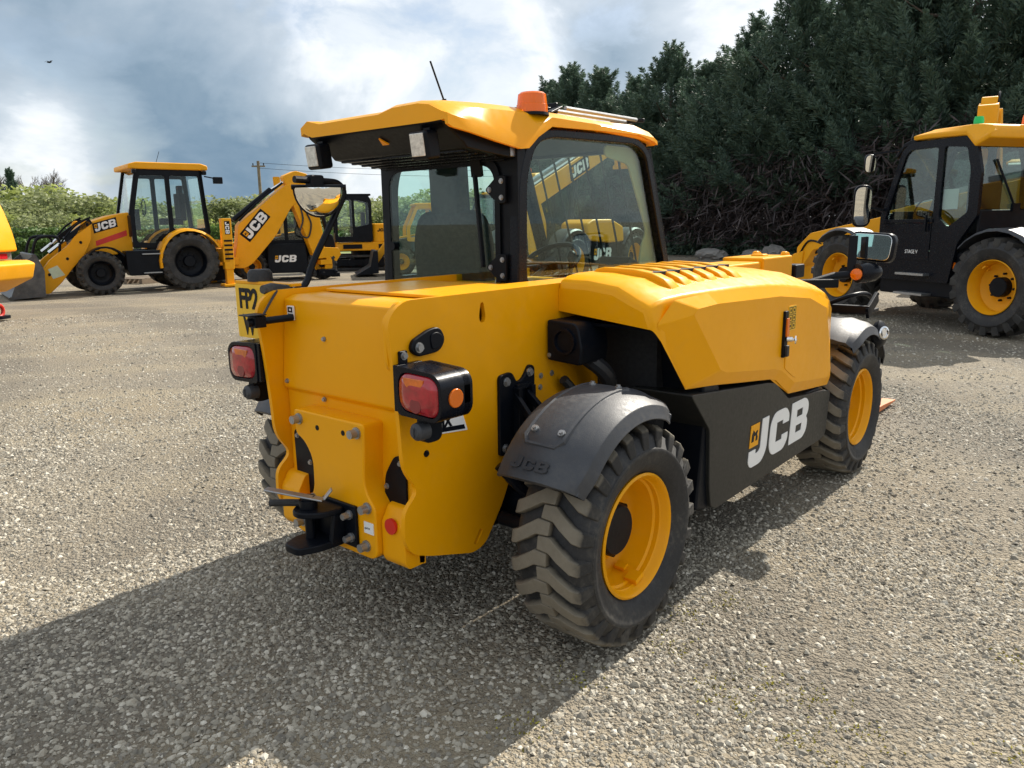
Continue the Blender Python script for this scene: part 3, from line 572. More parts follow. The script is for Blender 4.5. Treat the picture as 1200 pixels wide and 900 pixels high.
m = MB(); m.px([(.228, 1.112), (.235, 1.098), (.62, 1.045), (.62, 1.06)], .385, .405); m.done('cover_underside', BLK, T)
m = MB(); m.box((.52, 1.2, .72), (.3, 1.4, .7)); m.done('engine_bay', LINING, T)
m = MB(); m.py(rp([(.388, .965), (.545, .955), (.555, 1.02), (.535, 1.118, .03), (.388, 1.124)], .012), .32, .185); ib = m.done('air_intake', BLK, T, bev=.008, seg=3)
q = MB(); q.lathe([(.052, .0), (.052, .012), (.042, .012), (.038, -.0), (.0, -.0)], (.475, .1355, 1.045), (0, -1, 0), 28); q.done('intake_ring', BLKG, ib); bolt(ib, (.40, .135, .985), (0, -1, 0), .007, .006)
m = MB(); m.tube(bez([(.50, .25, .97), (.54, .32, .90), (.50, .40, .80), (.45, .38, .66)]), .035, 10); m.tube(bez([(.42, .2, .88), (.44, .28, .80), (.5, .40, .70)]), .02, 8); m.done('hose', HOSE, T)
# ---- skirt
SK = rp([(.415, .835), (1.17, .760), (1.25, .745), (1.42, .642), (1.965, .590), (2.02, .575), (1.985, .345), (1.92, .325), (.665, .300), (.62, .322), (.60, .42), (.585, .66)], .02)
m = MB(); m.px(SK, .60, .272); sk = m.done('skirt_panel', SKT, T, bev=.022, seg=4)
jcb(sk, (.8725, .965, .395), (0, 1, .01), (0, 0, 1), .205, WHT, t=.003, shear=.13, wide=1.19)
m = MB(); m.px(SK, -.872, .272); m.done('fuel_tank', SKT, T, bev=.022, seg=4)
# ---- boom
m = MB(); m.box((.195, 1.10, 1.145), (.24, 2.6, .20)); bo = m.done('boom', YEL, T, bev=.012)
q = MB(); q.box((.195, 2.56, 1.145), (.27, .46, .245)); q.box((.195, 2.58, 1.268), (.09, .08, .025)); q.px(rp([(2.72, 1.03), (2.80, 1.03), (2.80, 1.285), (2.72, 1.295)], .03), .08, .04); q.px(rp([(2.72, 1.03), (2.80, 1.03), (2.80, 1.285), (2.72, 1.295)], .03), .27, .04); q.done('boom_head', YEL, bo, bev=.012)
q = MB(); q.box((.195, 3.0, .95), (.16, .40, .16)); q.bar((.195, 2.8, 1.15), (.195, 3.15, .70), .14, .16); q.cyl((.195, 2.75, 1.16), (.195, 3.1, 1.13), .035, n=12); q.box((.195, 3.03, 1.15), (.2, .16, .09)); q.done('boom_nose', BLK, bo, bev=.01)
q = MB(); q.px([(1.86, 1.12), (2.02, 1.12), (2.02, 1.16), (1.86, 1.16)], .316, .003); q.done('boom_decal', BLK, bo)
# fork carriage on the ground
m = MB(); m.box((.0, 3.38, .62), (1.15, .05, .08)); m.box((0, 3.38, .25), (1.15, .05, .08)); m.box((.45, 3.37, .43), (.06, .05, .44)); m.box((-.45, 3.37, .43), (.06, .05, .44)); m.box((.195, 3.28, .52), (.22, .16, .34)); cg = m.done('fork_carriage', BLK, T, bev=.008)
for x in (-.42, .50):
    q = MB(); q.px([(3.40, .02), (4.15, .02), (4.47, .03), (4.47, .042), (4.15, .06), (3.45, .07), (3.45, .66), (3.40, .66)], x, .10); q.done('fork', FORK, cg, bev=.004)
m = MB(); m.tube(bez([(.62, 2.62, .98), (.76, 2.62, 1.04), (.80, 2.78, 1.04), (.80, 2.95, .98)]), .014, 8); m.box((.72, 2.70, .95), (.26, .05, .05)); m.box((.72, 2.88, .93), (.22, .16, .02)); m.bar((.84, 2.68, .93), (.84, 2.86, 1.02), .02, .07); m.done('front_lamp_guard', BLK, T, bev=.004)
# front lamp pod at fender edge
m = MB(); m.ball((.90, 2.74, .80), (.045, .10, .09)); hl = m.done('front_lamp', BLK, T); q = MB(); q.lathe([(.036, 0), (.040, .008), (.030, .012), (.026, .004), (0, .004)], (.935, 2.70, .82), (1, -.5, .1), 20); q.done('lamp_ring', CHR, hl)
# right mirror on its stalk
m = MB(); m.tube([(.66, 1.98, 1.13), (.80, 2.16, 1.185), (.86, 2.22, 1.19)], .022, 10); m.box((.72, 2.02, 1.15), (.30, .06, .045), Matrix.Rotation(R(40), 3, 'Z')); ms_ = m.done('mirror_stalk', BLK, T, bev=.004)
q = MB(); q.lathe([(0, .09), (.03, .085), (.05, .05), (.055, .0), (.052, -.05), (0, -.055)], (.93, 2.28, 1.20), (.6, .8, .05), 20); q.done('indicator_pod', BLKG, ms_)
q = MB(); q.lathe([(0, .012), (.018, .010), (.030, .002), (.032, -.01), (0, -.01)], (.905, 2.205, 1.195), (.15, -1, .05), 20); q.done('indicator_lens', ORL, ms_)
q = MB(); q.bar((.86, 2.26, 1.18), (.855, 2.28, 1.40), .045, .018); q.done('mirror_post', BLK, ms_, bev=.003)
def slab(parent, c, nrm, loop, t, mat, name, bev=.006, up=(0, 0, 1)):
    n = Vector(nrm).normalized(); u = Vector(up).cross(n).normalized(); v = n.cross(u)
    q = MB(); q.prism(loop, Vector(c)-n*t/2, u, v, t); return q.done(name, mat, parent, bev=bev, seg=3)
mc = Vector((.935, 2.35, 1.338)); mn = Vector((-.20, -.97, .07))
slab(ms_, mc, mn, rp([(-.135, -.072, .05), (.125, -.088, .04), (.138, .07, .05), (-.125, .088, .05)], .04), .05, BLKG, 'mirror_shell', .016)
slab(ms_, mc+mn.normalized()*.026, mn, rp([(-.122, -.060, .04), (.112, -.076, .035), (.124, .060, .04), (-.112, .075, .04)], .03), .006, MIR, 'mirror_glass', .002)
# ---- left rear mirror on bent arm, rear camera, number plate
m = MB(); arm = bez([(-.395, -.60, 1.262), (-.41, -.50, 1.243), (-.43, -.40, 1.262), (-.445, -.335, 1.36), (-.45, -.20, 1.56), (-.45, -.165, 1.625), (-.45, -.19, 1.664), (-.45, -.26, 1.672), (-.45, -.40, 1.676)], 6); m.tube(arm, .014, 10); am_ = m.done('mirror_arm', BLK, T)
q = MB(); q.tube([(-.39, -.615, 1.262), (-.40, -.57, 1.258), (-.41, -.50, 1.246), (-.415, -.47, 1.243)], [.016, .026, .026, .017], 12); q.done('arm_boot', RUB, am_)
q = MB(); q.box((-.45, -.305, 1.668), (.045, .065, .055)); q.done('mirror_clamp', BLK, am_, bev=.008)
q = MB(); mv = []; cc0 = Vector((-.445, -.290, 1.645)); ax = Vector((.60, .80, 0)).normalized(); out = Vector((.80, -.60, 0)).normalized()      # half-moon convex glass
for i in range(9):
    ph = math.pi/2*i/8; row = []
    for j in range(17):
        th = math.pi*j/16; rr = math.cos(ph)
        row.append(cc0+ax*(-math.cos(th)*.098*rr)+Vector((0, 0, -1))*(math.sin(th)*.112*rr)+out*(.055*math.sin(ph)))
    mv.append(row)
q.rings(mv, cap=False, closed=False); gl_ = q.done('mirror_glass', MIR, am_, ang=80)
q = MB(); q.tube([cc0+ax*(-.108)+Vector((0, 0, .004)), cc0+ax*.108+Vector((0, 0, .004))], .010, 8)
q.prism([(.104*-math.cos(math.pi*j/16), -.118*math.sin(math.pi*j/16)) for j in range(17)], cc0-out*.004, ax, (0, 0, 1), -.012 if ax.cross(Vector((0, 0, 1))).dot(out) > 0 else .012); q.done('mirror_shell', BLK, am_)
m = MB(); m.box((-.320, -.690, 1.152), (.046, .046, .042)); m.box((-.325, -.705, 1.178), (.070, .075, .005)); m.cyl((-.322, -.71, 1.152), (-.325, -.728, 1.150), .015, n=14); m.cyl((-.320, -.675, 1.152), (-.285, -.56, 1.158), .014, n=10); rc = m.done('rear_camera', BLK, T, bev=.004)
q = MB(); q.tube(bez([(-.320, -.67, 1.165), (-.345, -.62, 1.21), (-.365, -.57, 1.255)]), .005, 6); q.done('camera_cable', HOSE, rc)
m = MB(); m.py(rp([(-.325, 1.145), (-.285, 1.145), (-.285, 1.20), (-.325, 1.20)], .004), -.552, .006); sk_ = m.done('safety_sticker', WHT, T)
for (a, b) in (((-.32, -.29), (1.15, 1.17)), ((-.32, -.29), (1.175, 1.195))): q = MB(); q.py([[(a[0], b[0]), (a[1], b[0]), (a[1], b[1]), (a[0], b[1])], [(a[0]+.008, b[0]+.006), (a[1]-.008, b[0]+.006), (a[1]-.008, b[1]-.006), (a[0]+.008, b[1]-.006)]], -.558, .0006); q.done('sticker_print', BLK, sk_)
m = MB(); m.py(rp([(-.80, 1.035), (-.40, 1.035), (-.40, 1.262), (-.80, 1.262)], .008), -.485, .006); npl = m.done('number_plate', PLATEY, T)
text(npl, 'FP2', (-.775, -.492, 1.162), (1, 0, 0), (0, 0, 1), .082, BLK, t=.001, sx=.86, font_bold=.004)
text(npl, 'W', (-.752, -.492, 1.052), (1, 0, 0), (0, 0, 1), .082, BLK, t=.001, sx=.70, font_bold=.004)
q = MB(); q.py([(-.80, 1.262), (-.39, 1.262), (-.39, 1.275), (-.80, 1.275)], -.44, .05); q.done('plate_bracket', YEL, npl, bev=.003)
q = MB(); q.lathe([(0, .05), (.040, .048), (.050, .035), (.052, 0), (0, 0)], (-.66, -.455, 1.274), (0, 0, 1), 20); q.done('plate_lamp', RUB, npl)
# ---- cab
XL, XR = -.885, .020
outl = [(.395, 1.0, 0), (.415, 1.70, .12), (.50, 1.885, .12), (.66, 1.912, .1), (1.36, 1.928, .08), (1.505, 1.87, .08), (1.83, 1.0, 0)]
winl = [(.470, 1.235, .03), (.478, 1.70, .08), (.545, 1.838, .06), (.66, 1.868, .05), (1.36, 1.882, .05), (1.462, 1.84, .05), (1.690, 1.235, .03)]
gls_ = [(.462, 1.225, .03), (.470, 1.70, .08), (.538, 1.845, .06), (.66, 1.876, .05), (1.36, 1.89, .05), (1.468, 1.848, .05), (1.700, 1.225, .03)]
m = MB(); m.px([rp(outl, 0, 5), rp(winl, 0, 5)], XR-.055, .055); CF = m.done('cab_frame', BLKG, T, bev=.010, seg=3)
q = MB(); q.px([rp(outl, 0, 5), rp(winl, 0, 5)], XL, .055); q.done('door_frame', BLKG, CF, bev=.010, seg=3)
q = MB(); q.px(rp(gls_, 0, 5), XR-.030, .005); q.done('side_window', GLS, CF)
q = MB(); q.px(rp(gls_, 0, 5), XL+.022, .005); q.done('door_window', GLC, CF)
q = MB(); q.bar((XL+.028, 1.02, 1.2), (XL+.028, .98, 1.9), .03, .03); q.done('door_bar', BLK, CF)
RFo = rp([(XL+.002, 1.0), (XR-.002, 1.0), (XR-.002, 1.88), (XL+.002, 1.88)], .01); RFi = rp([(-.828, 1.165, .05), (-.098, 1.165, .05), (-.098, 1.762, .09), (-.828, 1.762, .09)], .05, 5)
q = MB(); q.py([RFo, RFi], .462, .052); q.done('rear_frame', BLK, CF, bev=.008)
q = MB(); q.py(rp([(-.848, 1.145, .05), (-.078, 1.145, .05), (-.078, 1.778, .10), (-.848, 1.778, .10)], .05, 6), .406, .005); rw = q.done('rear_window', GLS, CF)
q = MB(); q.py([rp([(-.848, 1.145, .05), (-.078, 1.145, .05), (-.078, 1.778, .10), (-.848, 1.778, .10)], .05, 6), rp([(-.815, 1.178, .05), (-.108, 1.178, .05), (-.108, 1.748, .09), (-.815, 1.748, .09)], .05, 6)], .4005, .0025); q.done('window_border', BLK, rw)
for z in (1.64, 1.30):
    q = MB(); q.py(rp([(-.155, z, .015), (-.08, z-.06, .01), (-.035, z-.06, .01), (-.035, z+.06, .01), (-.08, z+.06, .01)], .01), .398, .014); hg = q.done('hinge', BLK, CF, bev=.003)
    for (x, zz_) in ((-.125, z), (-.055, z-.035), (-.055, z+.035)): bolt(hg, (x, .384, zz_), (0, -1, 0), .009, .008)
q = MB(); q.cyl((-.785, .41, 1.39), (-.785, .375, 1.39), .022, n=16); q.done('window_knob', BLK, rw)
q = MB(); q.bar((-.215, .385, 1.745), (-.165, .378, 1.30), .020, .016); q.bar((-.205, .395, 1.70), (-.20, .38, 1.78), .05, .03); q.done('wiper', BLK, rw, bev=.003)
q = MB(); q.box((-.04, .42, 1.81), (.05, .05, .05)); q.box((-.01, .40, 1.795), (.03, .035, .04)); q.done('roof_bracket', GRY, CF, bev=.004)
# front screen, pillars, guard bars
q = MB(); q.bar((XL+.03, 1.80, 1.05), (XL+.03, 1.50, 1.87), .05, .05); q.bar((XR-.03, 1.80, 1.05), (XR-.03, 1.50, 1.87), .05, .05); q.bar((XL+.03, 1.49, 1.89), (XR-.03, 1.49, 1.89), .06, .06); q.bar((XL+.03, 1.81, 1.04), (XR-.03, 1.81, 1.04), .06, .10); q.done('front_frame', BLK, CF, bev=.006)
q = MB(); q.prism([(XL+.05, 0), (XR-.05, 0), (XR-.05, .84), (XL+.05, .84)], (0, 1.79, 1.08), (1, 0, 0), Vector((0, -.34, .94)).normalized(), .005); q.done('windscreen', GLC, CF)
for i in range(7):
    x = XL+.11+i*.112; q = MB(); q.tube([(x, 1.835, 1.08), (x, 1.535, 1.90)], .0065, 6); q.done('guard_bar', BLK, CF)
# interior
q = MB(); q.box((-.43, 1.1, 1.02), (.84, 1.4, .04)); q.box((-.43, 1.72, 1.08), (.84, .12, .20)); q.done('cab_floor', LINING, CF)
q = MB(); q.box((-.46, .68, 1.13), (.46, .44, .14)); sb_ = q.done('seat', SEAT, CF, bev=.04, seg=4)
q = MB(); q.prism(rp([(-.69, 0, .06), (-.23, 0, .06), (-.215, .30, .08), (-.27, .44, .1), (-.65, .44, .1), (-.705, .30, .08)], .06), (0, .545, 1.12), (1, 0, 0), (0, -.04, 1), .10); q.done('backrest', SEAT, sb_, bev=.03, seg=3)
q = MB(); q.prism(rp([(-.565, .40), (-.355, .40), (-.355, .74), (-.565, .74)], .03), (0, .52, 1.12), (1, 0, 0), (0, -.04, 1), .07); q.done('headrest', SEAT, sb_, bev=.025, seg=3)
q = MB(); q.tube([(-.60+.0, 1.0, 1.05), (-.47, 1.30, 1.25)], .035, 10); stw = q.done('steering_column', BLK, CF)
q = MB(); cst = Vector((-.44, 1.22, 1.275)); nst = Vector((0, -.55, .83)).normalized(); ust = Vector((1, 0, 0)); vst = nst.cross(ust); q.tube([cst+(ust*math.cos(2*math.pi*k/28)+vst*math.sin(2*math.pi*k/28))*.175 for k in range(29)], .014, 8); q.bar(cst-ust*.17, cst+ust*.17, .03, .012); q.bar(cst, cst-vst*.17, .03, .012); q.cyl(cst-nst*.05, cst+nst*.01, .04, n=14); q.done('steering_wheel', BLK, stw)
q = MB(); q.box((-.17, 1.50, 1.24), (.20, .10, .10), Matrix.Rotation(R(-20), 3, 'X')); q.tube([(-.15, 1.0, 1.1), (-.14, 1.02, 1.3)], .012, 8); q.ball((-.14, 1.02, 1.32), (.025, .025, .035)); q.box((-.13, .85, 1.12), (.14, .5, .16)); q.done('display_console', BLK, CF, bev=.015)
q = MB(); q.px(rp([(1.40, 1.88), (1.49, 1.86), (1.72, 1.22), (1.52, 1.22), (1.55, 1.36), (1.60, 1.44), (1.40, 1.79), (1.18, 1.82), (1.18, 1.88)], .03), -.060, .012); q.done('pillar_trim', TAN, CF, bev=.004)
q = MB(); q.box((-.43, .98, 1.885), (.80, 1.0, .02)); q.done('headlining', LINING, CF)
# roof
def rsec(y, zl, zt, zr, xe=0):
    return [(XL-.020+xe, y, zl), (XL-.022+xe, y, zl+.035), (XL+.03, y, zl+.062), (XL+.12, y, zt-.022), (-.36, y, zt-.020), (-.27, y, zt-.002), (-.12, y, zt), (-.055, y, zt-.010), (.012, y, max(zt-.04, zr+.050)), (.046, y, min(zr+.045, zt-.050)), (.048, y, zr), (.032, y, zr), (.028, y, min(zr+.02, zt-.072)), (-.06, y, min(zt-.075, 1.905)), (XL+.06, y, min(zt-.075, 1.905)), (XL, y, zl+.01)]
m = MB(); m.rings([rsec(-.035, 1.898, 1.962, 1.872), rsec(-.012, 1.895, 1.975, 1.862), rsec(.10, 1.89, 1.988, 1.848), rsec(.25, 1.885, 1.996, 1.824), rsec(.40, 1.885, 2.0, 1.804), rsec(.455, 1.885, 2.0, 1.81), rsec(.52, 1.885, 2.0, 1.86), rsec(.62, 1.885, 2.001, 1.912), rsec(.96, 1.89, 2.0, 1.921), rsec(1.00, 1.89, 1.998, 1.922), rsec(1.01, 1.89, 1.992, 1.922), rsec(1.02, 1.89, 1.996, 1.923), rsec(1.35, 1.895, 1.985, 1.928), rsec(1.50, 1.885, 1.975, 1.905), rsec(1.535, 1.875, 1.960, 1.890)])
RF = m.done('roof', YEL, T, ang=32)
m = MB(); m.px([(-.022, 1.925), (-.018, 1.885), (.0, 1.872), (.10, 1.815), (.12, 1.795), (.44, 1.765), (.47, 1.765), (.47, 1.92), (.0, 1.935)], XL+.012, .872); ru = m.done('roof_lining', BLK, RF, bev=.006)
for i in range(5): q = MB(); q.bar((XL+.03, .155+i*.06, 1.790-i*.0057), (XR-.06, .155+i*.06, 1.790-i*.0057), .022, .012); q.done('lining_rib', BLKG, ru, bev=.003)
q = MB(); q.prism([(-.02, 0), (.02, 0), (0, .045)], (-.42, .055, 1.836), (1, 0, 0), Vector((0, -.869, .495)).normalized(), .006); q.done('warning_triangle', YEL, ru)
for x in (-.815, -.112):
    q = MB(); c0 = Vector((x, -.01, 1.805)); rot = Matrix.Rotation(R(8), 3, 'X'); q.box(c0, (.105, .075, .112), rot); wl_ = q.done('work_lamp', BLK, RF, bev=.014, seg=3)
    q = MB(); q.box(c0+Vector((0, -.040, -.002)), (.075, .008, .088), rot); q.done('lamp_glass', LMP, wl_, bev=.003)
    q = MB(); q.box(c0+Vector((0, .02, .075)), (.04, .02, .06)); q.done('lamp_bracket', BLK, wl_, bev=.003)
q = MB(); q.lathe([(0, .092), (.052, .090), (.062, .082), (.066, .045), (.066, .040), (.069, .038), (.070, .004), (.06, .0), (0, 0)], (-.02, .56, 1.965), (0, 0, 1), 28); bc = q.done('beacon', ORL, RF)
q = MB(); q.lathe([(0, .012), (.074, .012), (.076, .0), (0, 0)], (-.02, .56, 1.957), (0, 0, 1), 28); q.done('beacon_base', BLK, bc)
q = MB(); q.tube([(-.20, .20, 1.99), (-.215, .135, 2.155)], .004, 6); q.cyl((-.20, .20, 1.985), (-.202, .195, 2.01), .010, n=8); q.done('antenna', BLK, RF)
gr_ = MB(); gr_.bar((-.10, .78, 2.0), (-.14, .92, 2.042), .035, .01); gr_.bar((-.14, .90, 2.035), (-.62, .90, 2.045), .02, .05); gr_.bar((-.36, .90, 2.035), (-.36, 1.62, 2.040), .015, .012); gr_.bar((-.09, 1.62, 2.035), (-.62, 1.62, 2.045), .02, .02); gr_.box((-.40, .86, 2.012), (.5, .1, .05)); gd = gr_.done('roof_guard', BLK, RF, bev=.004)
for i in range(5): q = MB(); x = -.09-i*.11; q.tube([(x, .90, 2.030+i*.004), (x, 1.66-(.12 if i == 0 else 0), 2.030+i*.005)], .010, 8); q.done('guard_bar', GRY if i < 3 else BLK, gd)
# ================================================================ OTHER MACHINES IN THE YARD
def heading(v): return math.atan2(-v[0], v[1])
def put(wl, x, y, r, spin=0): wl.location = (x, y, r); wl.rotation_euler = (R(spin), 0, R(180) if x < 0 else 0)
def wheelset(T_, front, rear, rimf, rimr, nl=18):
    # front/rear: (half track, y, radius, width, rim radius)
    for k, ((hx, y, r, wd, rm), mt) in enumerate(((front, rimf), (rear, rimr))):
        a = make_wheel(r, wd, rm, nl, mt, lug=.045, hub=r*.2, parent=T_, tmat=TRD2); put(a, hx, y, r, 15)
        b = copy_tree(a, T_); put(b, -hx, y, r, 40)
YB = YEL2
# ---------------- backhoe loader
def backhoe(loc, rz):
    T_ = thing('backhoe_loader', 'yellow backhoe loader with black wheels, front bucket and raised rear digging arm', 'backhoe', loc, rz)
    wheelset(T_, (.90, 1.99, .50, .34, .27), (.86, 0, .69, .46, .36), BLK, BLK, 20)
    m = MB(); m.box((0, 1.1, .72), (.62, 3.4, .42)); m.cyl((-.8, 0, .69), (.8, 0, .69), .12); m.cyl((-.8, 2.12, .50), (.8, 2.12, .50), .09); m.done('chassis', BLK, T_, bev=.02)
    m = MB(); m.px(rp([(1.30, .95), (1.30, 1.88), (1.8, 1.80), (2.55, 1.58), (2.72, 1.38), (2.72, .80), (2.4, .80)], .06), -.42, .84); hd_ = m.done('hood', YB, T_, bev=.03, seg=3)
    m = MB(); m.px([(1.42, 1.33), (2.2, 1.10), (2.2, 1.22), (1.42, 1.46)], -.424, .003); m.done('red_stripe', REDP, hd_)
    jcb(hd_, (-.4215, 2.18, 1.43), (0, -1, .25), (0, .25, 1), .17, WHT, t=.008, back=BLK, wide=1.1)
    m = MB(); m.box((0, 2.74, 1.05), (.7, .06, .5)); m.done('grille', BLK, hd_, bev=.01)
    m = MB(); m.px(rp([(.65, .40), (1.55, .40), (1.62, .55), (1.62, .98), (.65, .98)], .03), .55, .40); m.done('side_tank', BLK, T_, bev=.015); m = MB(); m.px(rp([(.65, .40), (1.55, .40), (1.62, .55), (1.62, .98), (.65, .98)], .03), -.95, .40); tb = m.done('side_tank', BLK, T_, bev=.015)
    for z in (.46, .90): q = MB(); q.box((-.97, 1.0, z), (.10, .46, .025)); q.done('step_tread', GRY, tb)
    # cab
    cabo = [(-.62, 1.35), (-.50, 2.86), (1.10, 2.86), (1.36, 1.85), (1.36, 1.05), (.80, 1.02), (.62, 1.35)]
    for s, nm in ((-1, 'cab_side'), (1, 'cab_side')):
        x0 = -.74 if s < 0 else .69; m = MB()
        m.px([rp(cabo, .03), rp([(.40, 1.42), (.40, 2.72), (1.04, 2.72), (1.25, 1.85), (1.25, 1.18), (.84, 1.14)], .05), rp([(-.50, 1.46), (-.42, 2.72), (.28, 2.72), (.28, 1.46)], .05)], x0, .05); cs_ = m.done(nm, BLK, T_, bev=.008)
        for lp in ([(.39, 1.41), (.39, 2.73), (1.05, 2.73), (1.26, 1.85), (1.26, 1.17), (.84, 1.13)], [(-.51, 1.45), (-.43, 2.73), (.29, 2.73), (.29, 1.45)]): q = MB(); q.px(rp(lp, .05), x0+.02, .006); q.done('window', GLC, cs_)
    for s in (-1, 1):
        m = MB(); m.bar((s*.70, -.57, 1.3), (s*.70, -.48, 2.86), .08, .08); m.done('cab_pillar', BLK, T_, bev=.01); m = MB(); m.bar((s*.7, 1.36, 1.8), (s*.7, 1.10, 2.86), .07, .07); m.done('cab_pillar', BLK, T_, bev=.01)
    m = MB(); m.box((0, 1.34, 1.55), (1.36, .05, .5)); m.done('front_bulkhead', BLK, T_, bev=.01); m = MB(); m.box((0, -.58, 1.42), (1.36, .05, .12)); m.done('rear_bulkhead', BLK, T_, bev=.01)
    q = MB(); q.prism([(-.68, 0), (.68, 0), (.68, 1.02), (-.68, 1.02)], (0, 1.35, 1.83), (1, 0, 0), Vector((0, -.24, .97)), .005); q.done('windscreen', GLC, T_)
    q = MB(); q.prism([(-.68, 0), (.68, 0), (.68, 1.36), (-.68, 1.36)], (0, -.57, 1.48), (1, 0, 0), Vector((0, .06, 1)), .005); q.done('rear_window', GLC, T_)
    m = MB(); m.px(rp([(-.66, 2.86), (-.66, 2.97), (-.5, 3.02), (1.1, 3.02), (1.3, 2.97), (1.3, 2.86)], .04), -.80, 1.60); rf = m.done('roof', YB, T_, bev=.03, seg=3)
    q = MB(); q.tube([(-.2, .45, 3.0), (-.2, .32, 3.32)], .007, 6); q.done('antenna', BLK, rf)
    for y in (-.55, 1.18): q = MB(); q.box((-.82, y, 2.80), (.12, .10, .10)); q.done('work_lamp', BLK, rf, bev=.02)
    q = MB(); q.bar((-.80, -.55, 2.72), (-.95, -.80, 2.66), .03, .03); q.box((-.98, -.82, 2.62), (.10, .22, .16)); q.done('mirror', BLK, rf, bev=.03)
    m = MB(); m.box((-.05, .15, 1.65), (.5, .5, .16)); m.box((-.05, -.12, 2.0), (.5, .14, .66)); m.box((-.05, -.14, 2.42), (.26, .10, .2)); m.box((0, 1.1, 1.7), (.5, .2, .5)); m.tube([(-.02+.19*math.cos(k*.5), .82, 2.0+.19*math.sin(k*.5)) for k in range(13)], .015, 6); m.done('seat', SEAT, T_, bev=.03)
    for s in (-1, 1):
        rs = []
        for k in range(13):
            a = R(-8+k*13.5); r0 = .80; rs.append([(s*x, math.cos(a)*rr*.98, .66+math.sin(a)*rr*.98) for x, rr in ((.56, r0), (.60, r0+.05), (1.04, r0+.03), (1.08, r0-.03), (1.04, r0-.01), (.60, r0+.01))])
        m = MB(); m.rings(rs); m.done('rear_fender', YB, T_, bev=.01)
    m = MB(); rs = []
    for k in range(9):
        a = R(20+k*15); rs.append([(x, 2.12+math.cos(a)*rr, .5+math.sin(a)*rr) for x, rr in ((-1.05, .56), (-1.05, .60), (-.75, .60), (-.75, .56))])
    m.rings(rs); m.done('front_fender', BLK, T_)
    # loader arms
    for s in (-1, 1):
        x0 = -.66 if s < 0 else .54; m = MB()
        m.px(rp([(2.30, 1.66), (2.50, 1.70), (2.66, 1.42), (2.90, 1.14), (3.36, .82), (3.75, .38), (3.80, .12), (3.45, .06), (3.15, .30), (2.85, .62), (2.55, .90), (2.34, 1.25)], .06), x0, .12); la = m.done('loader_arm', YB, T_, bev=.015)
        for (y, z) in ((2.40, 1.60), (2.6, 1.2), (2.95, .84), (3.4, .5), (3.6, .2)): q = MB(); q.cyl((x0-.012 if s < 0 else x0+.132, y, z), (x0 if s < 0 else x0+.12, y, z), .035, n=12); q.done('pivot_pin', BLK, la)
        q = MB(); q.bar((s*.60, 2.3, 1.68), (s*.60, 2.95, 1.26), .12, .12); q.cyl((s*.60, 2.9, 1.30), (s*.60, 3.35, .98), .035, n=10); q.tube(bez([(s*.64, 2.3, 1.76), (s*.66, 2.7, 1.56), (s*.66, 3.1, 1.14)]), .025, 6); q.done('lift_ram', BLK, la)
        q = MB(); q.cyl((s*.6, 2.85, 1.33), (s*.6, 3.35, .99), .037, n=10); q.done('ram_rod', CHR, la)
        q = MB(); q.tube(bez([(s*.60, 3.10, .95), (s*.60, 3.10, 1.30), (s*.60, 3.45, 1.34), (s*.60, 3.62, 1.22), (s*.60, 3.75, .80)]), .035, 8); q.done('tilt_lever', BLK, la)
    jl = MB(); jl.px([(3.05, .48), (3.33, .40), (3.42, .62), (3.2, .70)], -.663, .003); jl.done('reflector_decal', MATS.get('reflector', None) or pm('reflector', (.55, .62, .45), .3), T_)
    m = MB(); m.px(rp([(3.62, .06), (4.35, .02), (4.40, .06), (3.95, .25), (3.72, .62), (3.80, .98), (3.70, .98), (3.55, .60)], .03), -1.12, 2.24); bk = m.done('bucket', pm('bucket_steel', (.085, .092, .10), .5, metal=.4, var=.3, dust=.25), T_, bev=.01)
    for s in (-1, 1): q = MB(); q.px(rp([(3.60, .05), (4.36, .02), (4.02, .78), (3.72, .98), (3.56, .6)], .02), s*1.12-.02, .04); q.done('bucket_side', MATS['bucket_steel'], bk)
    # rear end
    m = MB(); m.box((0, -.86, .80), (2.1, .16, .34)); m.box((-.95, -.92, 1.08), (.20, .24, 1.25)); m.box((.95, -.92, 1.08), (.20, .24, 1.25)); rfm = m.done('stabiliser_frame', YB, T_, bev=.015)
    for k in range(5): q = MB(); q.box((-1.055, -.92, .72+k*.11), (.012, .20, .045)); q.done('warning_bar', BLK, rfm)
    jcb(rfm, (-1.053, -.88, 1.62), (0, 0, -1), (0, -1, 0), .10, WHT, back=BLK, mark=False, shear=0)
    for s in (-1, 1): q = MB(); q.box((s*.95, -.92, .30), (.15, .18, .50)); q.box((s*.95, -.92, .06), (.38, .38, .06)); q.done('stabiliser_leg', YB, rfm, bev=.01)
    m = MB(); m.box((0, -1.08, .85), (.34, .30, .66)); m.cyl((0, -1.22, .45), (0, -1.22, 1.3), .09, n=14); m.box((0, -1.3, .62), (.42, .24, .20)); kp = m.done('kingpost', YB, T_, bev=.02)
    m = MB(); m.px(rp([(-1.28, .45), (-1.55, .42), (-1.75, .55), (-2.35, 1.28), (-2.78, 2.05), (-3.08, 2.35), (-3.05, 2.62), (-2.85, 2.75), (-2.62, 2.62), (-1.95, 2.02), (-1.48, 1.62), (-1.42, 1.10)], .09), -.15, .30); bm_ = m.done('digging_boom', YB, T_, bev=.02)
    jcb(bm_, (-.152, -1.72, 1.20), Vector((0, -.62, .78)), Vector((0, .78, .62)), .24, WHT, t=.008, back=BLK, wide=1.1, shear=.1)
    m = MB(); m.cyl((0, -1.40, 1.72), (0, -2.35, 2.55), .065, n=12); m.tube(bez([(-.12, -1.5, 1.70), (-.14, -2.0, 2.22), (-.14, -2.6, 2.72)]), .03, 6); m.done('boom_ram', BLK, bm_); q = MB(); q.cyl((0, -2.3, 2.5), (0, -2.85, 2.86), .035, n=10); q.done('ram_rod', CHR, bm_)
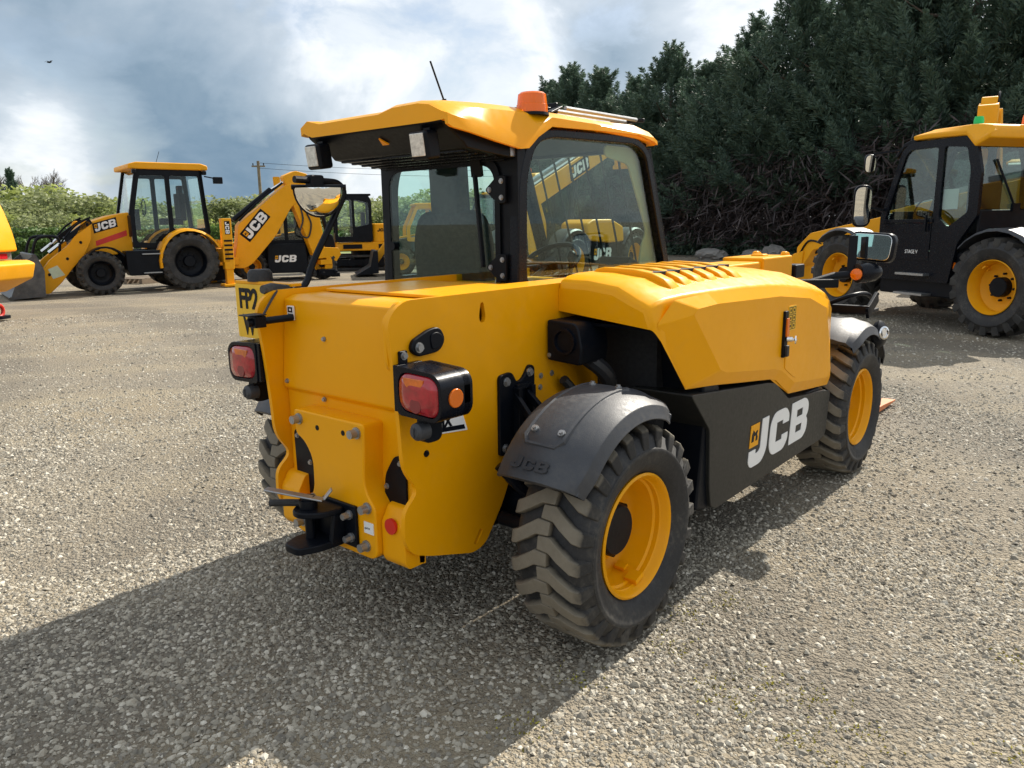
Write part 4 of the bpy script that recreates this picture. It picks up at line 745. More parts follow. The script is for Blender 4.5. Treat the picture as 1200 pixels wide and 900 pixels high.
    m = MB(); m.px(rp([(-2.62, 2.90), (-2.95, 3.06), (-3.25, 2.98), (-3.38, 2.60), (-3.55, 1.40), (-3.60, .62), (-3.30, .60), (-3.10, 1.30), (-2.78, 2.30), (-2.72, 2.62)], .06), -.13, .26); dp = m.done('dipper', YB, T_, bev=.02)
    q = MB(); q.tube(bez([(-.14, -2.95, 2.35), (-.16, -3.05, 1.75), (-.16, -2.95, 1.35), (-.16, -3.15, 1.22), (-.16, -3.25, 1.6), (-.16, -3.15, 1.95), (-.16, -3.3, 2.1)]), .022, 6); q.done('hydraulic_hose', HOSE, dp)
    q = MB(); q.cyl((0, -3.50, 2.5), (0, -3.72, 1.3), .055, n=10); q.done('dipper_ram', BLK, dp)
    q = MB(); q.px(rp([(-3.25, .95), (-3.95, .90), (-4.02, .72), (-3.75, .30), (-3.55, .30), (-3.62, .62), (-3.30, .60)], .03), -.12, .05); q.px(rp([(-3.25, .95), (-3.95, .90), (-4.02, .72), (-3.75, .30), (-3.55, .30), (-3.62, .62), (-3.30, .60)], .03), .07, .05); q.box((0, -3.6, .5), (.3, .3, .14)); q.done('bucket_linkage', YB, dp, bev=.01)
    q = MB(); q.box((0, -3.6, .20), (.42, .46, .20)); q.cyl((-.25, -3.45, .18), (.25, -3.45, .18), .06); q.cyl((-.25, -3.8, .22), (.25, -3.8, .22), .05); q.box((0, -3.85, .12), (.3, .2, .12)); q.done('quick_hitch', BLK, dp, bev=.02)
    def fit(o):
        for ch in o.children:
            if ch.name.startswith('wheel'): continue
            for v in ch.data.vertices:
                if v.co.y > 0: v.co.y *= .88
                elif v.co.y < -1.2: v.co.y = -1.2+(v.co.y+1.2)*1.13; v.co.z *= .97
            fit(ch)
    fit(T_); return T_
hv = Vector((-.44, -2.03, 0)).normalized(); rgt = Vector((hv.y, -hv.x, 0)); pc = Vector((-16.34, 7.30, 0))
backhoe(pc+rgt*.86, heading(hv))
# ---------------- mini excavator
def mini(loc, rz):
    T_ = thing('mini_excavator', 'yellow tracked mini excavator with dark cab, parked beyond the raised digging arm', 'excavator', loc, rz)
    for s in (-1, 1):
        L2 = rp([(-1.15, .02, .25), (1.15, .02, .25), (1.25, .28, .25), (1.15, .52, .25), (-1.15, .52, .25), (-1.25, .28, .25)], .25, 5); m = MB(); m.px([L2, rp([(-1.05, .10), (1.05, .10), (1.12, .28), (1.05, .45), (-1.05, .45), (-1.12, .28)], .15, 4)], s*.78-.20, .40); tr = m.done('track', RUB, T_, bev=.01)
        q = MB(); q.box((s*.78, 0, .27), (.26, 1.9, .22)); q.done('track_frame', BLK, tr, bev=.02)
        for y in (-.95, -.5, 0, .5, .95): q = MB(); q.cyl((s*.78-.16, y, .28), (s*.78+.16, y, .28), .13, n=14); q.done('roller', BLK, tr)
    m = MB(); m.cyl((0, 0, .45), (0, 0, .66), .45, n=20); m.box((0, 0, .40), (1.2, .8, .2)); m.done('undercarriage', BLK, T_)
    m = MB(); m.pz(rp([(-.85, .95), (.75, .95), (.85, -.6), (.55, -1.15), (-.55, -1.15), (-.88, -.6)], .2), .66, .28); bd = m.done('deck_frame', YB, T_, bev=.03)
    m = MB(); m.pz(rp([(-.86, -.22), (.84, -.22), (.86, -.7), (.56, -1.17), (-.56, -1.17), (-.88, -.7)], .2), .92, .62); ew = m.done('engine_cover', YB, T_, bev=.05, seg=3)
    jcb(ew, (-.878, -.38, 1.28), (0, -1, 0), (0, 0, 1), .10, BLK, t=.006, mark=False)
    q = MB(); q.box((-.872, .45, .80), (.02, .62, .14)); q.done('decal_panel', BLK, bd); q = MB(); q.box((-.872, -.55, .80), (.02, .30, .14)); q.done('vent', BLK, bd)
    q = MB(); q.box((.2, -1.18, 1.3), (.2, .05, .25)); q.done('tail_lamp', REDP, ew)
    for x0, nm in ((-.90, 'cab_side'), (.05, 'cab_side')):
        m = MB(); o_ = rp([(-.22, .95), (-.22, 2.30), (-.12, 2.46), (.78, 2.46), (.98, 1.75), (1.0, .95)], .08); m.px([o_, rp([(-.12, 1.52), (-.12, 2.22), (.34, 2.32), (.34, 1.42)], .06), rp([(.42, 1.12), (.42, 2.32), (.74, 2.32), (.90, 1.72), (.90, 1.12)], .06)], x0, .06); f_ = m.done(nm, BLK, T_, bev=.01)
        q = MB(); q.px([(-.14, 1.4), (-.14, 2.34), (.36, 2.34), (.36, 1.4)], x0+.025, .005); q.done('window', GLC, f_); q = MB(); q.px([(.40, 1.1), (.40, 2.34), (.75, 2.34), (.92, 1.72), (.92, 1.1)], x0+.025, .005); q.done('door_window', GLC, f_)
    m = MB(); m.box((-.40, .31, 2.47), (1.02, 1.06, .07)); m.done('cab_roof', BLK, T_, bev=.03)
    m = MB(); m.box((-.4, -.19, 1.5), (.9, .05, 1.0)); m.box((-.4, .98, 1.1), (.9, .05, .3)); m.done('cab_panel', BLK, T_)
    m = MB(); m.box((-.4, .25, 1.3), (.45, .45, .15)); m.box((-.4, .03, 1.62), (.42, .12, .6)); m.done('seat', SEAT, T_, bev=.03)
    m = MB(); m.box((.25, 1.1, .85), (.4, .4, .35)); m.px(rp([(1.1, .8), (1.5, 1.2), (2.0, 2.5), (2.7, 3.0), (2.8, 2.8), (2.3, 2.3), (1.8, 1.0), (1.3, .7)], .1), .15, .22); bo_ = m.done('boom', YB, T_, bev=.02)
    q = MB(); q.px(rp([(2.62, 3.1), (2.85, 3.1), (2.7, 1.0), (2.5, 1.0)], .05), .17, .18); q.done('dipper', YB, bo_); q = MB(); q.px(rp([(2.3, .5), (2.75, .95), (2.75, .5), (2.4, .1), (2.1, .2)], .08), .0, .5); q.done('bucket', BLK, bo_, bev=.02)
    m = MB(); m.box((0, 1.55, .3), (1.8, .08, .42)); m.bar((-.4, .9, .3), (-.4, 1.5, .3), .12, .12); m.bar((.4, .9, .3), (.4, 1.5, .3), .12, .12); m.done('dozer_blade', YB, T_, bev=.01)
p = at(428, 316, 26.9); p.z = 0
mini(p, heading(Vector((-.55, -.83, 0))))
# ---------------- compact wheeled loaders
def compact(loc, rz, label, roofmat):
    T_ = thing('compact_loader', label, 'loader', loc, rz)
    wheelset(T_, (.72, .95, .42, .30, .23), (.72, -.95, .42, .30, .23), YB, YB, 16)
    m = MB(); m.px(rp([(-1.35, .55), (-1.42, .95), (-1.35, 1.25), (-.7, 1.32), (1.05, 1.05), (1.15, .55)], .06), -.52, 1.04); m.done('body', BLK, T_, bev=.03)
    for s in (-1, 1):
        m = MB(); m.px(rp([(-.50, .22), (.50, .22), (.55, .45), (.50, 1.02), (-.50, 1.02), (-.55, .45)], .05), s*.80-.10, .20); sp_ = m.done('side_pod', BLK, T_, bev=.02)
        if s < 0: jcb(sp_, (-.9025, .36, .52), (0, -1, 0), (0, 0, 1), .19, WHT, t=.006, wide=1.05)
        else: jcb(sp_, (.9025, -.36, .52), (0, 1, 0), (0, 0, 1), .19, WHT, t=.006, wide=1.05)
    for x0 in (-.72, .66):
        m = MB(); m.px([rp([(-.72, 1.0), (-.72, 1.9), (-.62, 2.05), (.45, 2.05), (.75, 1.4), (.75, 1.0)], .08), rp([(-.63, 1.12), (-.63, 1.88), (-.08, 1.94), (-.08, 1.12)], .05), rp([(.02, 1.12), (.02, 1.94), (.40, 1.94), (.65, 1.38), (.65, 1.12)], .05)], x0, .06); f_ = m.done('cab_side', BLK if roofmat is BLK else roofmat, T_, bev=.01)
        for lp in ([(-.64, 1.1), (-.64, 1.9), (-.07, 1.95), (-.07, 1.1)], [(.01, 1.1), (.01, 1.95), (.41, 1.95), (.66, 1.38), (.66, 1.1)]): q = MB(); q.px(lp, x0+.025, .005); q.done('window', GLC, f_)
    m = MB(); m.box((0, -.1, 2.07), (1.46, 1.2, .07)); m.done('roof', roofmat, T_, bev=.03)
    m = MB(); m.box((0, -.25, 1.15), (.5, .45, .3)); m.box((0, -.46, 1.45), (.46, .12, .6)); m.done('seat', SEAT, T_, bev=.03)
    m = MB(); m.bar((.35, -1.2, 1.35), (.35, 1.3, .95), .2, .22); m.bar((.35, 1.25, .95), (.35, 1.7, .35), .2, .2); m.done('lift_arm', YB, T_, bev=.02)
    m = MB(); m.px(rp([(1.62, .1), (2.3, .05), (1.85, .3), (1.75, .75), (1.62, .75)], .03), -.8, 1.6); m.done('bucket', BLK, T_, bev=.01)
p = at(333, 320, 22.5); p.z = 0; compact(p, heading(Vector((-.42, -.90, 0))), 'black compact loader with white lettering, seen behind the raised digging arm', BLK)
p = at(505, 322, 24); p.z = 0; compact(p, heading(Vector((-.60, -.80, 0))), 'black compact loader with yellow cab frame, seen through the rear cab window', YB)
# ---------------- large telehandlers
def loadall(loc, rz, label, boom_deg, ext=0.0, carriage=True):
    T_ = thing('large_telehandler', label, 'telehandler', loc, rz, 'large telehandlers')
    wheelset(T_, (.93, 2.75, .62, .40, .335), (.93, 0, .62, .40, .335), YB, YB, 20)
    m = MB(); m.box((0, 1.4, .78), (.74, 4.4, .42)); m.box((0, -.62, .95), (.80, .5, .7)); m.cyl((-.85, 0, .62), (.85, 0, .62), .11); m.cyl((-.85, 2.75, .62), (.85, 2.75, .62), .11); m.done('chassis', BLK, T_, bev=.02)
    # cab on the left
    x0, x1 = -1.06, -.16; co = [(.42, .62), (.30, 1.15), (-.02, 1.50), (-.02, 2.05), (.12, 2.44), (.30, 2.50), (1.45, 2.50), (1.62, 2.40), (2.02, 1.50), (2.02, .62)]
    wA = rp([(.16, 1.55), (.18, 2.08), (.28, 2.36), (.72, 2.40), (.72, 1.48), (.52, 1.36)], .05); wB = rp([(.84, .95), (.84, 2.40), (1.42, 2.40), (1.53, 2.34), (1.90, 1.48), (1.90, .95)], .06)
    for x in (x0, x1-.05):
        m = MB(); m.px([rp(co, .03), wA, wB], x, .05); f_ = m.done('cab_side', BLKG, T_, bev=.01)
        q = MB(); q.px(rp([(.14, 1.54), (.16, 2.08), (.27, 2.38), (.74, 2.42), (.74, 1.47), (.52, 1.34)], .05), x+.022, .006); q.done('rear_side_window', GLS2, f_); q = MB(); q.px(rp([(.82, .93), (.82, 2.42), (1.42, 2.42), (1.55, 2.35), (1.92, 1.48), (1.92, .93)], .06), x+.022, .006); q.done('door_window', GLS2, f_)
        if x == x0:
            q = MB(); q.box((x-.004, 1.37, 1.44), (.03, 1.10, .05)); q.box((x-.004, 1.37, 1.16), (.010, 1.04, .50)); dr = q.done('door_panel', BLKG, f_, bev=.008); q = MB(); q.bar((x-.04, .92, 1.30), (x-.04, .92, 1.52), .02, .03); q.done('door_handle', BLK, f_)
            text(f_, 'STAGE V', (x-.012, 1.36, 1.0), (0, -1, 0), (0, 0, 1), .052, WHT, t=.004)
    m = MB(); m.box((-.61, .0, 1.42), (.80, .05, .30)); m.done('cab_panel', BLK, T_, bev=.01); m = MB(); m.box((-.61, .14, 2.43), (.80, .08, .10)); m.done('roof_rail', BLK, T_, bev=.01); m = MB(); m.box((-.61, 2.0, 1.1), (.8, .05, .9)); m.box((-.61, 1.0, 1.0), (.8, 1.98, .06)); m.done('cab_floor', BLK, T_, bev=.01)
    q = MB(); q.prism([(-1.02, 0), (-.2, 0), (-.2, .84), (-1.02, .84)], (0, -.01, 1.58), (1, 0, 0), Vector((0, .16, 1)), .005); rw_ = q.done('rear_window', GLS2, T_); q = MB(); q.bar((-.45, -.03, 1.60), (-.75, .06, 2.20), .03, .02); q.box((-.45, -.04, 1.60), (.12, .05, .10)); q.done('wiper', BLK, rw_)
    q = MB(); q.prism([(-1.02, 0), (-.2, 0), (-.2, 1.0), (-1.02, 1.0)], (0, 2.0, 1.52), (1, 0, 0), Vector((0, -.41, .91)), .005); q.done('windscreen', GLS2, T_)
    m = MB(); m.rings([[(x0-.04, y, z0), (x0-.05, y, z0+.06), (x0+.05, y, z1), (x1-.05, y, z1), (x1+.04, y, z0+.06), (x1+.04, y, z0)] for (y, z0, z1) in ((-.16, 2.44, 2.53), (-.10, 2.42, 2.60), (.10, 2.35, 2.63), (.28, 2.50, 2.64), (1.0, 2.52, 2.64), (1.35, 2.52, 2.58))]); rf = m.done('roof', YB, T_, bev=.02, seg=3)
    q = MB(); q.rings([[(x0, y, z), (x0, y, z+.06), (x1, y, z+.06), (x1, y, z)] for (y, z) in ((1.3, 2.51), (1.6, 2.44), (1.75, 2.30))]); q.done('roof_screen', BLK, rf, bev=.01)
    for k, (x, y, mt) in enumerate(((-.90, .30, GRNL), (-.42, -.05, ORL))): q = MB(); q.lathe([(0, .12), (.055, .115), (.065, .08), (.07, .0), (0, 0)], (x, y, 2.62), (0, 0, 1), 16); q.done('beacon', mt, rf)
    m = MB(); m.box((-.61, .62, 1.2), (.5, .5, .35)); m.box((-.61, .38, 1.65), (.46, .14, .75)); m.box((-.61, 1.85, 1.35), (.6, .2, .45)); m.tube([(-.61+.2*math.cos(k*.45), 1.55-.06*math.sin(k*.45), 1.58+.18*math.sin(k*.45)) for k in range(15)], .016, 6); m.done('seat', SEAT, T_, bev=.04)
    q = MB(); q.box((x0+.06, .58, 1.72), (.004, .30, .26)); q.done('paper_notice', WHT, T_)
    m = MB(); m.px(rp([(.55, .42), (1.95, .42), (1.95, 1.0), (.55, 1.0)], .04), x0+.06, .5); st = m.done('step_box', BLK, T_, bev=.02)
    for z in (.45, .72): q = MB(); q.box((x0-.01, 1.25, z), (.20, .50, .03)); q.done('step_tread', GRY, st)
    q = MB(); q.cyl((x0+.05, .66, .86), (x0+.03, .66, .86), .045, n=14); q.done('side_marker', ORL, st)
    # mirrors
    q = MB(); q.bar((x0, 1.96, 1.60), (x0-.30, 2.10, 1.66), .03, .03); q.done('mirror_arm', BLK, T_); q = MB(); q.bar((x0, 1.70, 2.42), (x0-.22, 2.0, 2.38), .03, .03); q.bar((x0-.21, 1.99, 2.38), (x0-.26, 2.05, 2.25), .03, .03); mr = q.done('mirror_arm', BLK, T_)
    for (c, wd, ht) in (((x0-.26, 2.02, 2.25), .085, .13), ((x0-.30, 2.08, 1.66), .14, .30)):
        lp = rp([(-wd, -ht, wd*.9), (wd, -ht, wd*.9), (wd, ht, wd*.9), (-wd, ht, wd*.9)], .05, 5); n_ = Vector((-.35, -1, -.06))
        slab(mr, c, n_, lp, .07, BLKG, 'mirror_shell', .02); slab(mr, Vector(c)+n_.normalized()*.038, n_, [(a*.86, b*.9) for a, b in lp], .006, MIR, 'mirror_glass', .001)
    # engine pod on the right
    m = MB(); m.px(rp([(.55, 1.08), (.50, 1.45), (.75, 1.55), (1.6, 1.55), (2.15, 1.38), (2.2, 1.02), (1.5, 1.0)], .06), .34, .74); ep = m.done('engine_cover', YB, T_, bev=.04, seg=3)
    m = MB(); m.px(rp([(.62, .50), (.55, 1.07), (1.5, .99), (2.2, 1.01), (2.15, .50)], .05), .34, .72); es = m.done('skirt_panel', BLK, T_, bev=.03); jcb(es, (1.0625, .80, .62), (0, 1, 0), (0, 0, 1), .27, WHT, t=.006)
    for s in (-1, 1):
        for yc in (0, 2.75):
            rs = []
            for k in range(9):
                a = R(28+k*13.5) if yc else R(35+k*13); rs.append([(s*x, yc-math.cos(a)*rr, .62+math.sin(a)*rr) for x, rr in ((.72, .70), (.74, .735), (1.10, .73), (1.14, .69), (1.10, .70), (.76, .705))])
            q = MB(); q.rings(rs); q.done('fender', FEN, T_, bev=.008)
    m = MB(); m.px(rp([(-.85, .75), (-.95, 1.6), (-.80, 2.10), (-.55, 2.12), (-.25, 1.5), (-.2, .75)], .08), -.14, .06); m.px(rp([(-.85, .75), (-.95, 1.6), (-.80, 2.10), (-.55, 2.12), (-.25, 1.5), (-.2, .75)], .08), .40, .06); m.box((.16, -.62, 1.35), (.5, .3, .6)); m.done('boom_tower', YB, T_, bev=.015)
    # boom
    piv = Vector((.16, -.68, 1.95)); a = R(boom_deg); d = Vector((0, math.cos(a), math.sin(a))); n_ = Vector((0, -math.sin(a), math.cos(a)))
    m = MB(); m.prism(rp([(-.25, -.20), (3.65, -.22), (3.65, .22), (-.25, .24)], .03), piv-Vector((.18, 0, 0)), d, n_, .36); b1_ = m.done('boom', YB, T_, bev=.02)
    jcb(b1_, piv+Vector((.183, 0, 0))+d*1.75-n_*.13, d, n_, .25, WHT, t=.008, back=BLK, wide=1.1)
    q = MB(); q.bar(piv+d*.2+n_*.30, piv+d*2.8+n_*.30, .10, .08, up=n_); q.cyl(piv+Vector((.14, 0, 0))+d*.2+n_*.27, piv+Vector((.14, 0, 0))+d*3.4+n_*.27, .03, n=8); q.done('boom_hose_guard', GRY, b1_)
    q = MB(); q.prism(rp([(3.4, -.16), (4.15+ext, -.16), (4.45+ext, -.42), (4.62+ext, -.38), (4.60+ext, -.05), (4.2+ext, .16), (3.4, .16)], .05), piv-Vector((.13, 0, 0)), d, n_, .26); q.done('inner_boom', YB, b1_, bev=.015)
    tip = piv+d*(4.5+ext)-n_*.30
    q = MB(); q.cyl(Vector((.16, 1.0, .9)), piv+d*2.2-n_*.25, .085, n=12); q.done('lift_ram', BLK, T_)
    q = MB(); q.px(rp([(tip.y-.10, tip.z+.18), (tip.y+.22, tip.z+.10), (tip.y+.26, tip.z-.55), (tip.y+.02, tip.z-.60)], .04), .0, .32)
    if carriage: q.box((.16, tip.y+.30, tip.z-.18), (1.1, .06, .10)); q.box((.16, tip.y+.30, tip.z-.55), (1.1, .06, .10)); q.box((-.3, tip.y+.30, tip.z-.36), (.08, .06, .4)); q.box((.62, tip.y+.30, tip.z-.36), (.08, .06, .4))
    q.done('carriage', YB, b1_, bev=.015)
    q = MB(); q.cyl((.16, tip.y-.5, tip.z+.25), (.16, tip.y+.15, tip.z+.02), .05, n=10); q.tube(bez([(.05, tip.y-.6, tip.z+.3), (.02, tip.y-.2, tip.z+.35), (.02, tip.y+.1, tip.z)]), .02, 6); q.done('tilt_ram', BLK, b1_)
    def fit(o):
        for v in o.data.vertices: v.co.y = .36+v.co.y*.80
        for ch in o.children: fit(ch)
    done_ = set()
    for ch in T_.children:
        if ch.name.split('.')[0] in ('cab_side', 'cab_panel', 'roof_rail', 'cab_floor', 'rear_window', 'windscreen', 'roof', 'seat', 'paper_notice', 'mirror_arm'): fit(ch)
    return T_
a_ = at(1173, 336, 9.75); b_2 = at(1004, 326, 12.1); hv = Vector((b_2.x-a_.x, b_2.y-a_.y, 0)).normalized(); rgt = Vector((hv.y, -hv.x, 0))
loadall(Vector((a_.x, a_.y, 0))+rgt*.93, heading(hv), 'large telehandler with glossy black cab, green beacon and its boom lowered, near the cypress row', -9, 1.4)
hv = Vector((.12, -1, 0)).normalized(); q = at(1158, 132, 14.2); q.z = 0; rgt = Vector((hv.y, -hv.x, 0))
loadall(q-hv*3.65-rgt*.16, heading(hv), 'large telehandler facing the yard, its boom nose showing above the glossy black cab roof', 22, 0, False)
hv = Vector((-.06, 1, 0)).normalized(); rgt = Vector((hv.y, -hv.x, 0)); p = at(668, 310, 17.5); p.z = 0
loadall(p-rgt*.93, heading(hv), 'large telehandler with half raised boom, seen through the side window of the compact telehandler', 22, .3)
p = at(612, 310, 30); p.z = 0
loadall(p, heading(Vector((-.78, -.62, 0))), 'large telehandler with steeply raised boom, seen behind the window wiper of the rear cab window', 52, -.6)
# ---------------- machine cut by the left edge of the yard view
T_ = thing('wheeled_loader', 'yellow loader rear end with rounded cowl and red tow pin, beside the backhoe bucket', 'loader', (at(-84, 360, 13.2).x, at(-84, 360, 13.2).y, 0), heading(Vector((-.80, -.60, 0))))
m = MB(); m.px(rp([(-1.12, 1.13), (-1.08, 1.45, .3), (-.90, 2.05, .5), (-.5, 2.45, .4), (1.2, 2.45), (1.3, 1.13)], .05, 6), -.85, 1.7); cw = m.done('cowl', YEL2, T_, bev=.06, seg=4)
m = MB(); m.px(rp([(-1.02, .98), (-1.02, 1.128), (1.2, 1.128), (1.2, .98)], .01), -.80, 1.6); m.done('lamp_band', GRY, cw); 
for s in (-1, 1): q = MB(); q.box((s*.55, -1.03, 1.05), (.22, .03, .09)); q.done('tail_lamp', REDL, cw)
m = MB(); m.px(rp([(-1.34, .66), (-1.42, .92), (-1.30, .978), (.9, .978), (.9, .42), (-.8, .42)], .04), -.85, 1.7); m.done('counterweight', YEL2, T_, bev=.04, seg=3)
m = MB(); m.box((0, -.55, .40), (.5, .9, .5)); m.box((.0, -1.0, .28), (.30, .30, .30)); ch_ = m.done('chassis', BLK, T_, bev=.02); q = MB(); q.tube([(.0+.13*math.cos(k*.45), -1.22, .16+.11*math.sin(k*.45)) for k in range(15)], .03, 8); q.done('tow_pin', REDP, ch_); q = MB(); q.pz(rp([(-.2, -1.0), (.2, -1.0), (.14, -1.36), (-.14, -1.36)], .06), .03, .05); q.done('tow_jaw', BLK, ch_)
wheelset(T_, (.85, 2.3, .62, .42, .33), (.85, .15, .62, .42, .33), YEL2, YEL2, 18)
m = MB(); m.box((0, 1.2, .7), (.6, 2.6, .5)); m.box((0, 1.7, 2.0), (1.3, 1.2, 1.9)); m.done('cab', BLK, T_, bev=.08)
m = MB(); m.px([(1.05, 2.0), (2.35, 2.0), (2.2, 2.85), (1.15, 2.85)], -.66, 1.32); m.done('cab_glass', GLS2, T_)
# ================================================================ TREES AND THE FAR SIDE OF THE YARD
def conifer_variant(seed, H, Rb):
    g = np.random.default_rng(seed); t = bpy.data.objects.new('cypress_tree', None); col.objects.link(t)
    m = MB(); m.tube([(0, 0, -.2), (.03, .02, H*.3), (-.03, 0, H*.65), (.02, .02, H*.97)], [.19, .15, .09, .02], 7)
    for k in range(14):
        z = .8+k*.42; a = k*2.4; m.tube([(0, 0, z), (math.cos(a)*Rb*.5, math.sin(a)*Rb*.5, z+.25), (math.cos(a)*Rb*.8, math.sin(a)*Rb*.8, z+.75)], [.05, .03, .01], 5)
    m.done('trunk', BARK, t)
    # plumes: each is an upswept branch clothed in flat sprays
    C, D_, S_, Q_ = [], [], [], []
    npl = 290
    for i in range(npl):
        f = g.random()**.85; z = H*(.20+.80*f); a = g.random()*2*np.pi
        env = Rb*(1-((z/H-.2)/.8)**3.0)*(.78+.32*g.random())*(1+.16*np.sin(3*a+seed)+.12*np.sin(5*a+z*1.4)) + .12
        ln = .75+.75*g.random()*(1-f*.4); out = np.array([np.cos(a), np.sin(a), 0]); base = out*max(0, env-ln*.55)+np.array([0, 0, z-.25])
        dr = out*(.62-.40*f)+np.array([0, 0, .62+.35*f])+g.normal(0, .16, 3); dr /= np.linalg.norm(dr); sh = g.normal(0, .12)+.5+.18*(f-.5)
        ns = 230
        u = g.random(ns)**.8; side = g.normal(0, 1, (ns, 3)); side -= (side@dr)[:, None]*dr; side /= np.linalg.norm(side, axis=1, keepdims=True)
        rad = .30*ln*(1-u*.85)*np.sqrt(g.random(ns)); p = base+np.outer(u*ln, dr)+side*rad[:, None]; p[:, 2] -= .25*rad
        d = dr*.75+side*.75+g.normal(0, .22, (ns, 3)); d /= np.linalg.norm(d, axis=1, keepdims=True); hl = (.06+.08*g.random(ns))*(1-.3*u)
        s = np.cross(d, g.normal(size=(ns, 3))); s /= np.linalg.norm(s, axis=1, keepdims=True)
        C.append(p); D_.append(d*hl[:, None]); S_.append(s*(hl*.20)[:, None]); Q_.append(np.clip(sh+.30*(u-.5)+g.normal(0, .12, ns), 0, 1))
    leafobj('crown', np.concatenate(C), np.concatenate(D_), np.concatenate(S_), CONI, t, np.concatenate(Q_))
    n = 3000; z = H*.36*g.random(n)**.8+.1; a = g.random(n)*2*np.pi; r = Rb*(.35+.75*g.random(n)); p = np.stack([np.cos(a)*r, np.sin(a)*r, z], 1)
    d = np.stack([np.cos(a)*.6, np.sin(a)*.6, -.35+g.normal(0, .45, n)], 1)+g.normal(0, .35, (n, 3)); d /= np.linalg.norm(d, axis=1, keepdims=True); s = np.cross(d, g.normal(size=(n, 3))); s /= np.linalg.norm(s, axis=1, keepdims=True)
    leafobj('dead_branches', p, d*(.16+.2*g.random((n, 1))), s*.022, DEAD, t, g.random(n))
    return t
cv = [conifer_variant(11, 8.3, 2.2), conifer_variant(23, 9.0, 2.4), conifer_variant(37, 7.8, 2.1)]
used_v = set()
def plant(proto, loc, rz, sc_, label, cat, group):
    o = proto if proto.name not in used_v else copy_tree(proto); used_v.add(proto.name)
    o.location = loc; o.rotation_euler = (0, 0, rz); o.scale = sc_; tag(o, label, cat, group); return o
line = [(645, 47), (672, 44.5), (705, 42.5), (742, 40.5), (782, 38.6), (826, 36.8), (874, 35.2), (926, 33.8), (984, 32.6), (1046, 31.6), (1114, 30.8), (1190, 30.2), (1275, 29.8), (1372, 29.8), (1490, 30.2), (1640, 31)]
top = {645: 1.02, 672: .98, 705: 1.04, 742: .90, 782: .94, 826: .93, 874: 1.02, 926: 1.06}
for i, (px, r) in enumerate(line):
    k = top.get(px, 1.18+.06*math.sin(i*2.1)); q = gp(px, r+.3*math.sin(i*1.7)); q.z = .35
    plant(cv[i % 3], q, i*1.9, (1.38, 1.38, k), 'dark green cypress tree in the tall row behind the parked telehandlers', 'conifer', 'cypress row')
for i in range(15):
    q = gp(668+i*62+i*i*.8, 47-i*1.05+(i*i)*.02+1.6); q.z = .9
    plant(cv[(i+1) % 3], q, i*2.3+1, (1.35, 1.35, [.98, .9, .84, .86, .92][i % 5] if i < 5 else 1.15), 'dark green cypress tree in the tall row behind the parked telehandlers', 'conifer', 'cypress row')
# boulders along the foot of the row
for i, (px, r, wd, h, lab) in enumerate(((745, 33, .6, .32, 'small grey boulder at the foot of the cypress row, beside the cab'), (832, 31.5, 1.0, .40, 'wide flat grey boulder at the foot of the cypress row'), (882, 31, .75, .38, 'rounded grey boulder at the foot of the cypress row'), (905, 30.6, .7, .55, 'tall dark boulder at the foot of the cypress row, beside the yellow carriage'))):
    m = MB(); m.ball((0, 0, h*.42), (wd*.62, wd*.5, h*.62), 14, .28, i); o = m.done('boulder', ROCK, None, ang=25); o.location = gp(px, r); tag(o, lab, 'boulder', 'boulders under the cypress row')
# ground-hugging shrubs below the row
def shrub(name, px, r, w_, h, mat, label, cat='shrub', n=900, group=None, sz=.12):
    t = thing(name, label, cat, gp(px, r), 0, group); a = rng.random(n)*2*np.pi; u = rng.random(n)**.5; ph = np.arccos(rng.random(n))
    p = np.stack([np.cos(a)*np.sin(ph)*w_*u, np.sin(a)*np.sin(ph)*w_*.7*u, np.cos(ph)*h*u], 1); d = unit(n)*sz; s = np.cross(d, unit(n))*.5
    leafobj('foliage', p, d, s, mat, t, rng.random(n)); m = MB(); m.tube([(0, 0, -.05), (.03, 0, h*.6)], [.04, .02], 5)
    for k in range(5): m.tube([(0, 0, .05), (math.cos(k*1.3)*w_*.4, math.sin(k*1.3)*w_*.3, h*.6)], [.02, .008], 4)
    m.done('stem', BARK, t); return t
for i, (px, r, w_, h) in enumerate(((800, 36, 1.3, 1.2), (850, 34.6, 1.2, .9), (900, 33.5, 1.4, 1.3), (955, 32.4, 1.3, 1.1), (1010, 31.4, 1.4, 1.4), (720, 40, 1.4, 1.2))): shrub('undergrowth', px, r, w_, h, CONI, 'low dark undergrowth shrub beneath the cypress row', n=1300, group='undergrowth below the cypresses')
